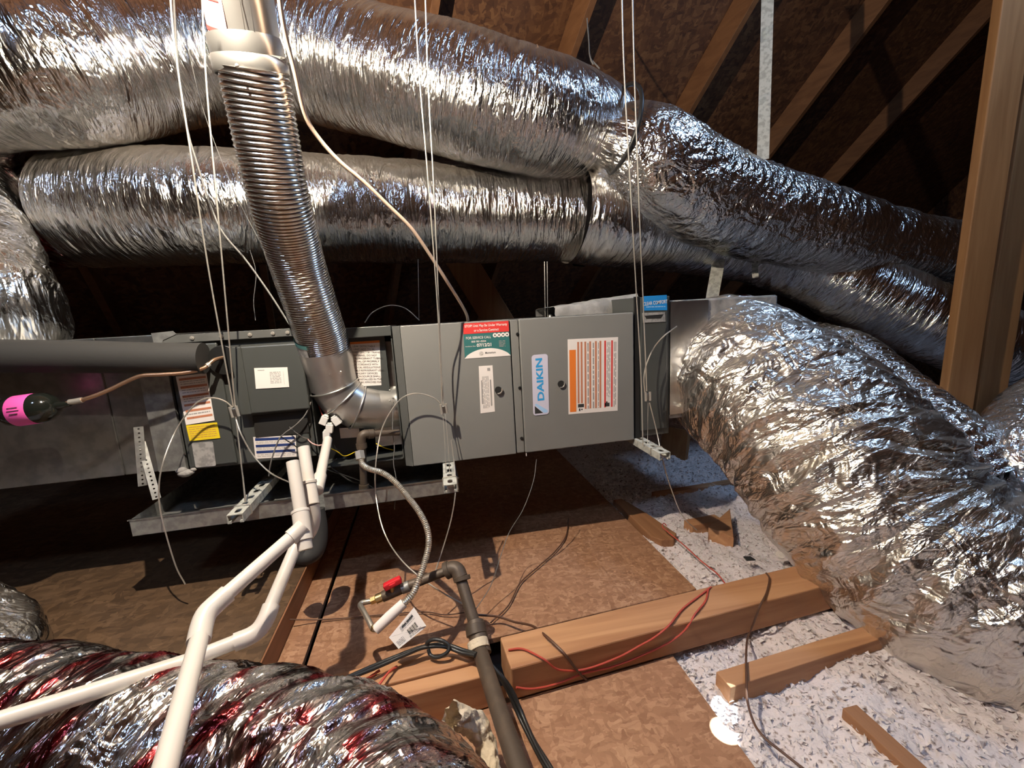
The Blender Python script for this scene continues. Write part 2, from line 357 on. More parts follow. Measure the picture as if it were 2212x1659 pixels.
def grid_mesh(name, V, UV, m, parent=None, closed_v=True, caps=False, **kw):
    """V (nu,nv,3) world points -> smooth quad mesh with a UV map in metres; closed round v."""
    nu, nv = V.shape[:2]
    P = V.reshape(-1, 3)
    if parent is not None: base = WM[parent]
    else:
        c = (P.min(0) + P.max(0)) / 2; base = Matrix.Translation(Vector((c[0], c[1], P[:, 2].min())))
    inv = np.array(base.inverted()); P = P @ inv[:3, :3].T + inv[:3, 3]
    i, j = np.meshgrid(np.arange(nu - 1), np.arange(nv if closed_v else nv - 1), indexing='ij'); k = (j + 1) % nv
    F = np.stack([i * nv + j, i * nv + k, (i + 1) * nv + k, (i + 1) * nv + j], -1).reshape(-1, 4)
    me = bpy.data.meshes.new(name); me.vertices.add(len(P)); me.vertices.foreach_set('co', P.ravel())
    me.loops.add(F.size); me.loops.foreach_set('vertex_index', F.ravel())
    me.polygons.add(len(F)); me.polygons.foreach_set('loop_start', np.arange(0, F.size, 4))
    me.polygons.foreach_set('use_smooth', np.ones(len(F), bool))
    me.update(calc_edges=True)
    uvl = me.uv_layers.new(name='UVMap'); U = UV.reshape(-1, 2)[F.ravel()].copy()
    if closed_v:
        vmax = UV[..., 1].max() * nv / (nv - 1)
        wrap = np.tile((j == nv - 1).reshape(-1, 1), (1, 4)); sel = np.zeros_like(wrap); sel[:, 1:3] = wrap[:, 1:3]
        U[sel.ravel(), 1] = vmax
    uvl.data.foreach_set('uv', U.ravel()); me.materials.append(m)
    o = bpy.data.objects.new(name, me); COL.objects.link(o)
    if parent is not None: o.parent = parent; WM[o] = base
    else: o.matrix_world = base; WM[o] = base
    return props(o, **kw)

def duct_skin(name, pts, m, style, parent=None, step=0.005, nv=180, seed=0, squash=1.0, **kw):
    """pts: rows (x,y,z,radius) in world metres. style gives the wrinkles in metres."""
    L0 = spline(pts, 60)[1]; nu = max(12, int(L0 / step)); S, L = spline(pts, nu)
    P = S[:, :3]; R = S[:, 3]; T = np.gradient(P, axis=0); T /= np.linalg.norm(T, axis=1)[:, None]
    N = frames(T); B = np.cross(T, N); th = np.linspace(0, 2 * np.pi, nv, endpoint=False)
    u = np.linspace(0, L, nu)[:, None] + np.zeros(nv)[None]; rm = R.mean()
    c = np.cos(th)[None] + np.zeros((nu, 1)); s = np.sin(th)[None] + np.zeros((nu, 1))
    o = seed * 17.3
    def nz(f, su, sv, ou=0): return f(u * su + o + ou, c * rm * sv + o * 0.7, s * rm * sv + ou)
    sh = style.get('shear', 0.0)
    if sh: u = u + sh * s * rm
    wv = nz(perlin, 5, 5, 31) * 0.05; u0 = u; u = u + wv
    h = style.get('big', 0.010) * nz(perlin, 4.5, 5, 3)
    h += style.get('fold', 0.0) * nz(ridge, 13, 4.5, 11)
    h += style.get('fine', 0.0) * nz(ridge, 34, 8, 5)
    h += style.get('crisp', 0.0) * nz(ridge, 60, 30, 8)
    if style.get('rib'):
        pitch = style.get('pitch', 0.09); h += style['rib'] * (np.abs(np.sin(np.pi * u0 / pitch)) ** 0.7 - 0.6)
    u = u0
    rr = (R[:, None] + h)
    V = P[:, None] + rr[..., None] * (c[..., None] * N[:, None] * squash + s[..., None] * B[:, None])
    UV = np.stack([np.linspace(0, L, nu)[:, None] + np.zeros((1, nv)), (th * rm)[None] + np.zeros((nu, 1))], -1)
    return grid_mesh(name, V, UV, m, parent, **kw)

def dpts(rows, R): return [tuple(at(px, py, R * FPX / r)) + (R,) for px, py, r in rows]   # (centre px, py, radius in px)
def lerp_pts(path, a, b): return path
def wire(name, pts, r, m, parent=None, seg=8, n=None, smooth=True, frame=ID, **kw):
    S, L = spline(pts, n or max(8, int(len(pts) * 9)))
    return MB().tube(S[:, :3], r, seg).build(name, m, parent, frame, smooth, **kw)

# label printing on a quad of the furnace run: corners from the photograph (TL, TR, BR, BL), standing at local depth y
class Quad:
    def __init__(s, c, y, frame=MA, pts=None):
        s.fr = frame; s.p = [np.array(q, float) for q in pts] if pts is not None else [lp(px, py, y) for px, py in c]
        n = np.cross(s.p[1] - s.p[0], s.p[3] - s.p[0]); n /= np.linalg.norm(n); s.n = n if n[1] < 0 or pts is not None else -n
    def at(s, u, v, lift=0.0):
        a = s.p[0] * (1 - u) + s.p[1] * u; b = s.p[3] * (1 - u) + s.p[2] * u
        return a * (1 - v) + b * v + s.n * lift
    def rects(s, name, rs, m, parent, lift=0.0009, th=0.0003, **kw):
        if name in ('print', 'barcode'): kw['kind'] = 'stuff'
        mb = MB()
        for u0, v0, u1, v1 in rs:
            mb.prism([s.at(u0, v0, lift), s.at(u1, v0, lift), s.at(u1, v1, lift), s.at(u0, v1, lift)], s.n * th)
        return mb.build(name, m, parent, s.fr, **kw)
    def poly(s, name, uvs, m, parent, lift=0.0009, th=0.0003, **kw):
        return MB().prism([s.at(u, v, lift) for u, v in uvs], s.n * th).build(name, m, parent, s.fr, **kw)
    def text(s, name, t, u, v, hgt, m, parent, width=None, up=(0, -1), lift=0.0015, bold=0.0, **kw):
        """text centred on (u,v); hgt in metres; up: direction of the letters' tops in (u,v)."""
        cu = bpy.data.curves.new('t', 'FONT'); cu.body = t; cu.align_x = 'CENTER'; cu.align_y = 'CENTER'; cu.offset = bold
        cu.resolution_u = 3
        ob = bpy.data.objects.new('t', cu); COL.objects.link(ob); bpy.context.view_layer.update()
        me = bpy.data.meshes.new_from_object(ob.evaluated_get(bpy.context.evaluated_depsgraph_get()))
        bpy.data.objects.remove(ob); bpy.data.curves.remove(cu)
        n = len(me.vertices); co = np.zeros(n * 3); me.vertices.foreach_get('co', co); co = co.reshape(-1, 3)
        w0 = co[:, 0].max() - co[:, 0].min(); h0 = 0.73
        o = s.at(u, v, lift); uu = s.at(u + up[0] * 0.01, v + up[1] * 0.01, lift) - o; uu /= np.linalg.norm(uu)
        ri = np.cross(uu, s.n); ri /= np.linalg.norm(ri)
        sx = (width / w0) if width else hgt / h0
        co = co - np.array([(co[:, 0].max() + co[:, 0].min()) / 2, (co[:, 1].max() + co[:, 1].min()) / 2, 0])
        W = o + co[:, :1] * sx * ri + co[:, 1:2] * (hgt / h0) * uu
        mb = MB(); mb.v = [tuple(p) for p in W]; mb.f = [tuple(p.vertices) for p in me.polygons]
        bpy.data.meshes.remove(me)
        return mb.build(name, m, parent, s.fr, **kw)
def textlines(v0, v1, n, u0=0.06, u1=0.94, k=0.45, seed=0, vertical=False):
    r = random.Random(seed); out = []
    for i in range(n):
        a = v0 + (v1 - v0) * (i + 0.2) / n; b = a + (v1 - v0) / n * k; u = u0
        while u < u1:
            e = min(u1, u + r.uniform(0.04, 0.13)); out.append((a, u, b, e) if vertical else (u, a, e, b)); u = e + r.uniform(0.012, 0.03)
    return out

# ================================================================== the attic shell
YAW = 0.075                                            # the joists run a little askew to the furnace
ex = np.array([math.cos(YAW), math.sin(YAW), 0]); ey = np.array([-math.sin(YAW), math.cos(YAW), 0])
def fl(a, b, z=0.0): return np.array([0.15, 0.86, 0]) + ex * a + ey * b + np.array([0, 0, z])
def slab(mb, poly, z0, z1): return mb.prism([(p[0], p[1], z0) for p in poly], (0, 0, z1 - z0))
E1 = lambda x, y: (x, y)
# floor: the dark underlay of the attic, with the plywood sheets that lie on it
fb = MB(); fb.box((-5, -5, -0.30), (7, 7, -0.10)); floor = fb.build('floor', M['dust'], kind='structure')
def sheet(poly, z1=0.0, m=None): return slab(MB(), poly, z1 - 0.018, z1).build('floor_sheet', m or M['floor_osb'], floor, bevel=0.002)
sheet([(-0.372, 1.03), (0.835, 1.12), (0.835, 5.5), (-0.40, 5.5)])
sheet([(-0.368, -1.5), (0.602, -1.5), (0.602, 0.893), (-0.378, 0.82)])
sheet([(-0.455, -1.5), (-0.376, -1.5), (-0.384, 0.9), (-0.408, 5.5), (-0.455, 5.5)])
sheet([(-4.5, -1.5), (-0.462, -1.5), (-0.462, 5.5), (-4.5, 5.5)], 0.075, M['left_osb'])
M['side'] = wood_mat('riser_wood', (0.20, 0.085, 0.036), (0.30, 0.13, 0.06), 1)
MB().box((-0.461, -1.5, -0.10), (-0.4565, 5.5, 0.0755)).build('floor_edge', M['side'], floor)
def joist(a0, a1, b0, b1, z0=-0.12, z1=0.0, m='wood_x'):
    return MB().prism([fl(a0, b0, z0), fl(a1, b0, z0), fl(a1, b1, z0), fl(a0, b1, z0)], (0, 0, z1 - z0)).build('joist', M[m], floor, bevel=0.002)
joist(0.50, 2.6, -0.152, -0.105, z1=0.03)
joist(1.0, 3.0, 0.86, 0.90, z1=0.012)
joist(0.96, 1.12, 0.545, 0.60, z1=0.012)
joist(-0.9, 2.6, 0.03, 0.068, z1=-0.02)
MB().box((0.885, -0.4, -0.12), (0.925, 0.66, 0.008)).build('joist', M['wood_y'], floor, bevel=0.002)
# roof deck beyond the ducts, sloping down away from the camera
rd = np.array([-0.20, 0.68, -0.70]); rd /= np.linalg.norm(rd); re = np.array([0.96, 0.282, 0]); re /= np.linalg.norm(re)
rn = np.cross(rd, re); rn = -rn if rn[2] > 0 else rn     # points into the attic
RP = at(1200, 60, 2.15)
def onroof(px, py, off=0.0):
    r = ray(px, py); return CAM + r * ((RP + rn * off - CAM) @ rn / (r @ rn))
def rp(a, b, off=0.0): return RP + re * a + rd * b + rn * off
B_LO = (0.0 - RP[2]) / rd[2] + 0.1
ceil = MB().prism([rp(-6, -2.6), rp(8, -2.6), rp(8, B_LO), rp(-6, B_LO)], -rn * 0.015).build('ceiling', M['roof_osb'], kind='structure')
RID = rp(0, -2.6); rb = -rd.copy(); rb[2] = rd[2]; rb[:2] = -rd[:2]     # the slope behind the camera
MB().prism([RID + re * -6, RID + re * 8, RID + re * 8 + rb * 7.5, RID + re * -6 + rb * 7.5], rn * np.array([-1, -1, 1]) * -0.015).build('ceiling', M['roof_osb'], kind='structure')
def rafter(px, py=0, wd=0.038, dp=0.14, m='rafter'):
    p = onroof(px, py, dp); a = (p - RP) @ re - wd / 2
    return a
ra = [rafter(952), rafter(1290), rafter(1640)]
sp = ra[2] - ra[1]
ra = [ra[0] - 1.6, ra[0] - 0.8] + ra + [ra[2] + sp * 1.05, ra[2] + sp * 2.2]
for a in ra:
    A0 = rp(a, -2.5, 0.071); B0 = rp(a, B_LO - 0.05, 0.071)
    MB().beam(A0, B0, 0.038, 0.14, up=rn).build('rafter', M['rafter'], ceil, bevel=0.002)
# gable wall far right
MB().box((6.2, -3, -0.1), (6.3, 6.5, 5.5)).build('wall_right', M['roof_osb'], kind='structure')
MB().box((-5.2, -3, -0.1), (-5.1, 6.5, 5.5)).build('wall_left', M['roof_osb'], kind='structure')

# beams lying on the floor
def timber(a0, a1, b0, b1, z0, z1, label, m='wood_x', bev=0.004):
    return MB().prism([fl(a0, b0, z0), fl(a1, b0, z0), fl(a1, b1, z0), fl(a0, b1, z0)], (0, 0, z1 - z0)).build('timber_beam', M[m], label=label, cat='beam', bevel=bev)
timber(0.0, 1.25, 0.0, 0.105, 0.0, 0.088, 'brown lumber beam lying across the floor sheets, red wires along its face')
tb = thing('timber_beam', 'laminated lumber beam end between the black pipe and the bottom left foil duct', 'beam', fl(-0.28, 0.05, 0))
for b0, b1, z1 in ((0.0, 0.04, 0.088), (0.042, 0.078, 0.094), (0.08, 0.118, 0.086)):
    MB().prism([fl(-0.62, b0, 0.0), fl(-0.045, b0, 0.0), fl(-0.045, b1, 0.0), fl(-0.62, b1, 0.0)], (0, 0, z1)).build('lamination', M['wood_x'], tb, bevel=0.003)
def board(pts, z1, z0, name, label, m='wood_y'):
    return slab(MB(), pts, z0, z1).build(name, M[m], label=label, cat='board', bevel=0.003)
board([(0.845, 1.78), (0.845, 1.43), (0.87, 1.39), (0.92, 1.385), (0.955, 1.42), (0.93, 1.60), (0.89, 1.78)], 0.022, -0.015, 'floor_board', 'short round-ended board lying along the floor sheet edge beside the loose fill')
board([(1.10, 1.42), (1.30, 1.54), (1.14, 1.32)], 0.03, -0.06, 'wood_offcut', 'small three-cornered wood offcut poking out of the white loose fill', 'wood_x')

# uprights at the right
def post(name, px0, px1, d, label, y0=0, dy=0.0, depth=0.09):
    a = at(px0[0], px0[1], d); b = at(px1[0], px1[1], d)
    return a, b
fwd = CM.T @ np.array([0, 0, 1.0]); fwd[2] = 0; fwd /= np.linalg.norm(fwd); rgt = np.array([fwd[1], -fwd[0], 0])
def stud(px, py, d, wid, dep, zlo, zhi, label, group=None, off=0.0):
    p = at(px, py, d); c = p + rgt * wid / 2 + fwd * (dep / 2 + off)
    mb = MB(); a = rgt * wid / 2; b = fwd * dep / 2
    mb.prism([(*(c - a - b)[:2], zlo), (*(c + a - b)[:2], zlo), (*(c + a + b)[:2], zlo), (*(c - a + b)[:2], zlo)], (0, 0, zhi - zlo))
    return mb.build('wall_stud', M['wood_z'], label=label, cat='post', group=group, bevel=0.004)
stud(2082, 600, 1.75, 0.125, 0.04, -0.05, 3.4, 'nearer upright stud of the pair at the right edge, standing behind the big foil duct')
stud(2152, 600, 1.84, 0.135, 0.04, -0.05, 3.4, 'farther upright stud of the pair, behind and right of the nearer one')
def brace(p0, p1, w_, h_, label, name='roof_brace', m='wood_z'):
    return MB().beam(p0, p1, w_, h_).build(name, M[m], label=label, cat='brace', bevel=0.003)
brace(at(940, 470, 2.75), at(1130, 780, 2.9), 0.04, 0.20, 'slanting brown brace in the dark behind the furnace top')
brace(at(1462, 925, 2.6), at(1452, 1010, 2.6), 0.16, 0.05, 'dark brown stub board under the return box beside the strut', 'stub_board')

# loose fill insulation between the joists
ny, nx = 330, 330
gx = np.linspace(0.56, 3.4, nx); gy = np.linspace(-0.6, 3.2, ny); X, Y = np.meshgrid(gx, gy, indexing='ij')
Z = -0.018 + 0.010 * perlin(X * 90, Y * 90, X * 0 + 9.5) + 0.035 * perlin(X * 5, Y * 5, X * 0 + 0.5) + 0.02 * perlin(X * 14, Y * 14, X * 0 + 3.5) + 0.012 * perlin(X * 45, Y * 45, X * 0 + 7.5)
e1 = np.where(Y > 1.0, X - 0.835, X - 0.602)
Z += 0.06 * np.clip((Y - 1.55) * 1.2, 0, 1) * np.clip((X - 1.0) * 2, 0, 1)
lim = np.where(e1 < 0.03, -0.004, 0.09); Z = np.minimum(Z, lim); Z = np.where(e1 < -0.01, -0.03, Z)
V = np.stack([X, Y, Z], -1)
loose = grid_mesh('loose_insulation', V, np.stack([X, Y], -1), M['insul'], closed_v=False, label='white fluffy loose-fill insulation filling the joist bays right of the floor sheets', cat='insulation', kind='stuff')
rs = np.random.RandomState(11); nF = 26000
fx = 0.61 + 2.3 * rs.rand(nF) ** 1.5; fy = 0.2 + 2.3 * rs.rand(nF) ** 1.1
ok = np.where(fy > 1.0, fx > 0.84, fx > 0.607); fx, fy = fx[ok], fy[ok]; nF = len(fx)
ix = np.clip(np.searchsorted(gx, fx), 0, nx - 1); iy = np.clip(np.searchsorted(gy, fy), 0, ny - 1); fz = Z[ix, iy]
d1 = rs.normal(size=(nF, 3)); d1[:, 2] *= 0.6; d1 /= np.linalg.norm(d1, axis=1)[:, None]; d2 = rs.normal(size=(nF, 3)); d2 = np.cross(d1, d2); d2 /= np.linalg.norm(d2, axis=1)[:, None]
ln = 0.004 + 0.011 * rs.rand(nF) ** 2.5; C0 = np.stack([fx, fy, fz + 0.004 * rs.rand(nF)], 1); bend = np.cross(d1, d2) * ln[:, None] * 0.4
q = np.stack([C0 - d1 * ln[:, None], C0 - d2 * ln[:, None] * 0.4 + bend, C0 + d1 * ln[:, None], C0 + d2 * ln[:, None] * 0.4 + bend], 1).reshape(-1, 3)
me = bpy.data.meshes.new('insulation_flakes'); Lq = q - np.array(WM[loose].translation)
fi = np.arange(nF)[:, None] * 4; tri = np.concatenate([fi + np.array([0, 1, 3]), fi + np.array([1, 2, 3])]).reshape(-1, 3)
me.from_pydata(Lq.tolist(), [], tri.tolist()); me.materials.append(M['flake'])
fo = bpy.data.objects.new('insulation_flakes', me); COL.objects.link(fo); fo.parent = loose; fo['kind'] = 'stuff'
for i, (px, py, r, m, lab) in enumerate(((1618, 1208, 0.016, 'ink', 'dark flat debris chip lying on the loose fill'), (1685, 1200, 0.015, 'white', 'round white washer lying on the loose fill near the duct'))):
    c = onz(px, py, 0.03)
    mb = MB()
    if i == 0: mb.prism([c + np.array(v) for v in ((-r, -r * .5, 0), (r, -r * .8, 0), (r * .9, r * .6, 0), (-r * .7, r * .9, 0))], (0, 0, 0.004))
    else: mb.cyl(c, c + np.array([0, -0.002, 0.005]), r, 16); mb.cyl(c + np.array([0, -0.002, 0.005]), c + np.array([0, -0.003, 0.007]), r * .4, 10)
    mb.build('debris_chip' if i == 0 else 'washer', M[m], label=lab, cat='debris' if i == 0 else 'washer')
for px, py, pw_ in ((1572, 1522, 1000), (1568, 1578, 2600)):            # sun coming through two small roof holes
    t = onz(px, py, 0.0); src = t + np.array([0.55, -0.35, 3.1])
    o = lamp('sunbeam', 'SPOT', src, pw_, (0.74, 0.9, 1.0), spot_size=math.radians(1.15), spot_blend=0.06, shadow_soft_size=0.002); aim(o, t)

# ================================================================== foil ducts
UPW = dict(big=0.012, fold=0.004, fine=0.0030, crisp=0.0010)
LOW = dict(big=0.010, fold=0.003, fine=0.0028, crisp=0.0008)
CRU = dict(big=0.014, fold=0.010, fine=0.006, crisp=0.002)
BIG = dict(big=0.016, fold=0.024, fine=0.008, crisp=0.0022, shear=0.25, rib=0.004, pitch=0.085)
def duct(label, name='flexible_duct', group=None, at_pt=(0, 0, 0)): return thing(name, label, 'duct', at_pt, group)
RA = 0.220
upA = dpts([(-230, 190, 150), (-60, 160, 145), (120, 152, 142), (290, 137, 130), (450, 122, 122), (610, 118, 119), (760, 150, 117), (900, 182, 119), (1050, 225, 117), (1180, 258, 112), (1285, 285, 100), (1322, 300, 88)], RA)
t = duct('upper foil duct running left to right along the top, ending at a wire-tied joint', at_pt=upA[0][:3])
upA[-2] = upA[-2][:3] + (0.20,); upA[-1] = tuple(np.array(upA[-1][:3])) + (0.12,)
duct_skin('foil_jacket', upA, M['foil_wrap'], UPW, t, seed=1, nv=220)
Bp = dpts([(1312, 300, 92), (1348, 322, 100), (1385, 345, 102), (1460, 388, 101), (1590, 450, 94), (1740, 490, 86), (1880, 528, 78), (2000, 550, 72), (2120, 562, 68), (2320, 590, 60)], 0.212)
Bp[0] = Bp[0][:3] + (0.12,); Bp[1] = Bp[1][:3] + (0.175,)
t = duct('foil duct sagging from the wire-tied joint down to the right behind the studs', at_pt=Bp[0][:3])
duct_skin('foil_jacket', Bp, M['foil_crumple'], dict(big=0.016, fold=0.008, fine=0.004, crisp=0.0012, shear=0.9), t, seed=2, nv=200)
p = np.array(at(1326, 290, RA * FPX / 110)); T = np.array(Bp[1][:3]) - np.array(upA[-3][:3]); T /= np.linalg.norm(T)
N = frames(np.array([T]))[0]; Bn = np.cross(T, N)
ring = [p + 0.186 * (math.cos(a) * N + math.sin(a) * Bn) for a in np.linspace(0, 2 * math.pi, 40)]
MB().tube(ring, 0.009, 8, False).build('tie_wire', M['blackwire'], t, smooth=True)
RD = 0.22
lo = dpts([(-150, 480, 112), (0, 472, 111), (110, 468, 110), (200, 460, 112)], RD)
t = duct('lower foil duct running level behind the furnace, with a black strap near its right end', at_pt=lo[0][:3])
duct_skin('crumpled_foil_collar', [q[:3] + (0.200,) for q in lo], M['foil_collar'], CRU, t, seed=3, nv=200, label='crumpled reddish foil collar')
ls = dpts([(188, 456, 116), (330, 452, 117), (480, 450, 116), (700, 456, 107), (900, 461, 102), (1080, 466, 97), (1252, 470, 93)], RD)
duct_skin('foil_jacket', ls, M['foil_wrap_low'], LOW, t, seed=4, nv=220)
rs_ = dpts([(1235, 468, 93), (1330, 482, 90), (1450, 500, 82), (1600, 528, 74), (1740, 570, 74), (1900, 650, 76), (2060, 715, 78), (2200, 770, 76)], 0.205)
duct_skin('foil_jacket', rs_, M['foil_wrap_low'], dict(big=0.014, fold=0.006, fine=0.003, crisp=0.001, shear=0.4), t, seed=5, nv=180)
c = np.array(ls[-1][:3]); T = np.array(rs_[1][:3]) - np.array(ls[-2][:3]); T /= np.linalg.norm(T); N = frames(np.array([T]))[0]; Bn = np.cross(T, N)
mb = MB(); n = 64; vs = []
for i in range(n):
    a = 2 * math.pi * i / n; d = math.cos(a) * N + math.sin(a) * Bn
    for rr, o in ((0.222, -0.004), (0.240, -0.004), (0.240, 0.046), (0.222, 0.046)): vs.append(c + d * rr + T * o)
mb.add(vs, [(i * 4 + k, i * 4 + (k + 1) % 4, ((i + 1) % n) * 4 + (k + 1) % 4, ((i + 1) % n) * 4 + k) for i in range(n) for k in range(4)])
mb.build('duct_strap', M['rubber'], t, smooth=True, label='black strap round the duct')
# left edge drop
Ep = dpts([(-90, 250, 92), (-95, 330, 88), (-98, 430, 92), (-60, 560, 100), (-15, 660, 104), (0, 720, 100)], 0.15)
t = duct('crumpled foil duct dropping down the left edge to the supply plenum', at_pt=Ep[-1][:3])
duct_skin('foil_jacket', Ep, M['foil_crumple'], CRU, t, seed=6, nv=160)
# the big one
BR = 0.27
Fp = [tuple(at(1588, 780, 1.98)) + (0.25,), tuple(at(1572, 785, 1.85)) + (0.27,), tuple(at(1612, 822, 1.66)) + (0.272,), tuple(at(1715, 905, 1.48)) + (0.275,), tuple(at(1810, 1010, 1.36)) + (0.275,),
      tuple(at(1915, 1135, 1.26)) + (0.262,), tuple(at(2040, 1235, 1.17)) + (0.252,), tuple(at(2190, 1300, 1.10)) + (0.25,), tuple(at(2360, 1345, 1.03)) + (0.25,), tuple(at(2600, 1400, 0.95)) + (0.25,)]
t = duct('biggest foil duct curving from the return box to the lower right corner', at_pt=(Fp[4][0], Fp[4][1], 0))
duct_skin('foil_jacket', Fp, M['foil_big'], BIG, t, seed=7, nv=300, step=0.0045)
duct_skin('crumpled_foil_collar', [tuple(at(1588, 780, 1.97)) + (0.262,), tuple(at(1576, 784, 1.89)) + (0.278,), tuple(at(1572, 787, 1.82)) + (0.284,)], M['foil_collar'], CRU, t, seed=8, nv=180, label='dark red-tinted crumpled foil collar')
# flexes behind it
Gp = dpts([(1640, 735, 42), (1740, 742, 44), (1830, 765, 48), (1910, 830, 54), (1985, 895, 60), (2060, 960, 66), (2140, 1040, 70)], 0.125)
t = duct('narrow ribbed foil duct behind the biggest duct, left of the studs', at_pt=Gp[-1][:3])
duct_skin('foil_jacket', Gp, M['foil_crumple'], dict(big=0.008, fold=0.005, fine=0.003, crisp=0.001, rib=0.012, pitch=0.038), t, seed=9, nv=120)
Hp = dpts([(2330, 860, 78), (2260, 905, 80), (2222, 965, 84), (2218, 1040, 86), (2240, 1120, 84)], 0.15)
t = duct('ribbed foil duct bend at the right edge beyond the studs', at_pt=Hp[-1][:3])
duct_skin('foil_jacket', Hp, M['foil_crumple'], dict(big=0.008, fold=0.004, fine=0.003, crisp=0.001, rib=0.007, pitch=0.05), t, seed=10, nv=120)
# near left, lying on the floor
Ip = [(-1.55, 1.03, 0.15, 0.15), (-1.15, 0.94, 0.15, 0.15), (-0.80, 0.84, 0.15, 0.15), (-0.50, 0.73, 0.15, 0.15), (-0.28, 0.63, 0.155, 0.155), (-0.14, 0.525, 0.16, 0.16), (-0.065, 0.41, 0.165, 0.160), (-0.035, 0.25, 0.165, 0.155)]
t = duct('red-tinted crumpled foil duct lying on the floor at bottom left under the white pipes', at_pt=(Ip[3][0], Ip[3][1], 0.0))
duct_skin('foil_jacket', Ip, M['foil_red'], dict(big=0.018, fold=0.014, fine=0.006, crisp=0.002, shear=0.5), t, seed=11, nv=280, step=0.004)
Kp = [(-2.2, 1.20, 0.22, 0.13), (-1.5, 1.20, 0.21, 0.13), (-1.2, 1.14, 0.21, 0.13), (-1.03, 1.02, 0.19, 0.12), (-0.99, 0.92, 0.17, 0.10)]
t = duct('second crumpled foil duct humped at the left edge behind the red-tinted one', at_pt=(Kp[2][0], Kp[2][1], 0.05))
duct_skin('foil_jacket', Kp, M['foil_crumple'], CRU, t, seed=12, nv=160)

# ================================================================== the furnace run (frame MA: x along it, y back, z up, origin at the doors' front top left corner)
A = MA
def X(px, py=850, y=0.0): return lp(px, py, y)[0]
def Zc(px, py, y=0.0): return lp(px, py, y)[2]
def box(name, p0, p1, m, parent, bevel=0.002, **kw): return MB().box(p0, p1).build(name, M[m], parent, A, bevel=bevel, **kw)
def screw(mb, x, z, y=0.0, r=0.0055):
    mb.cyl((x, y, z), (x, y - 0.003, z), r, 8); mb.cyl((x, y - 0.003, z), (x, y - 0.0045, z), r * 0.6, 6)
H = 0.48; LEN = 0.849
# ---- furnace
fu = thing('furnace', 'grey horizontal gas furnace with two closed doors hanging level on steel struts', 'furnace', (0.4, 0.25, -H), frame=A)
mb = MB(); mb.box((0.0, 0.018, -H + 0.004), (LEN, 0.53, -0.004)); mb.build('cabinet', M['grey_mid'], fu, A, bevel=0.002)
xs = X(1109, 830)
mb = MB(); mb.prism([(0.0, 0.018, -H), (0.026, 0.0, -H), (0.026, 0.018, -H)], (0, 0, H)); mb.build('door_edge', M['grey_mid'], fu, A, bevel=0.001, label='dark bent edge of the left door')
d1 = box('door', (0.027, 0.0, -H), (xs - 0.003, 0.02, 0.0), 'grey', fu, 0.003)
x2 = X(1126, 830)
cs = box('centre_strip', (xs + 0.001, 0.002, -H + 0.002), (x2, 0.02, -0.002), 'grey', fu, 0.002)
d2 = box('door', (x2 + 0.002, -0.003, -H), (LEN, 0.02, 0.0), 'grey', fu, 0.004)
for px, py in ((1118, 722), (1123, 838), (1127, 947)):
    p = lp(px, py); mb = MB(); screw(mb, p[0], p[2], 0.002, 0.006); mb.build('screw', M['black'], cs, A, smooth=True)
for (px, py), dr in (((1076, 842), d1), ((1211, 829), d2)):
    p = lp(px, py); mb = MB(); mb.cyl((p[0], -0.0035, p[2]), (p[0], -0.0065, p[2]), 0.0125, 20); mb.build('sight_hole', M['void'], dr, A, smooth=True, label='round dark sight hole')
    MB().tube([(p[0] + 0.0125 * math.cos(a), -0.007, p[2] + 0.0125 * math.sin(a)) for a in np.linspace(-1.9, 0.4, 12)], 0.0022, 6).build('grommet', M['steel'], dr, A, smooth=True, label='bright lower rim of the sight hole')
# drip of the gasket under the seam
MB().cyl((x2 + 0.005, -0.001, -H), (x2 + 0.005, -0.001, -H - 0.012), 0.0015, 6).build('gasket_drip', M['white'], fu, A)
# red and teal service sticker
Q = Quad([(1000, 699), (1098, 693), (1103, 768), (1004, 775)], 0.0)
LB = Q.poly('service_sticker', [(0, 0), (1, 0), (1, 1), (0, 1)], M['teal'], fu, lift=0.0002, th=0.0005, label='red and teal service sticker')
Q.rects('sticker_band', [(0, 0, 1, 0.30)], M['redl'], LB, lift=0.0008)
arc = [(0.0, 1.0)] + [(u, 0.99 - 0.25 * (1 - (2 * u - 1) ** 2) ** 0.75) for u in np.linspace(0.0, 1.0, 18)] + [(1.0, 1.0)]
Q.poly('sticker_foot', arc, M['white'], LB, lift=0.0008)
Q.text('lettering', 'STOP! Unit May Be Under Warranty', 0.5, 0.095, 0.0085, M['white'], LB, width=0.145, bold=0.012)
Q.text('lettering', 'or a Service Contract', 0.5, 0.215, 0.0085, M['white'], LB, width=0.085, bold=0.012)
Q.text('lettering', 'FOR SERVICE CALL', 0.32, 0.42, 0.0085, M['white'], LB, width=0.085, bold=0.01)
Q.text('lettering', '800 981-0304', 0.32, 0.53, 0.0065, M['white'], LB, width=0.05, bold=0.01)
Q.text('lettering', 'Installation Date', 0.14, 0.655, 0.004, M['white'], LB, width=0.035)
Q.text('lettering', '07/12/21', 0.43, 0.64, 0.011, M['white'], LB, width=0.05, bold=0.03)
Q.rects('print', textlines(0.54, 0.74, 5, 0.76, 0.9, 0.4, 3), M['inkgrey'], LB)
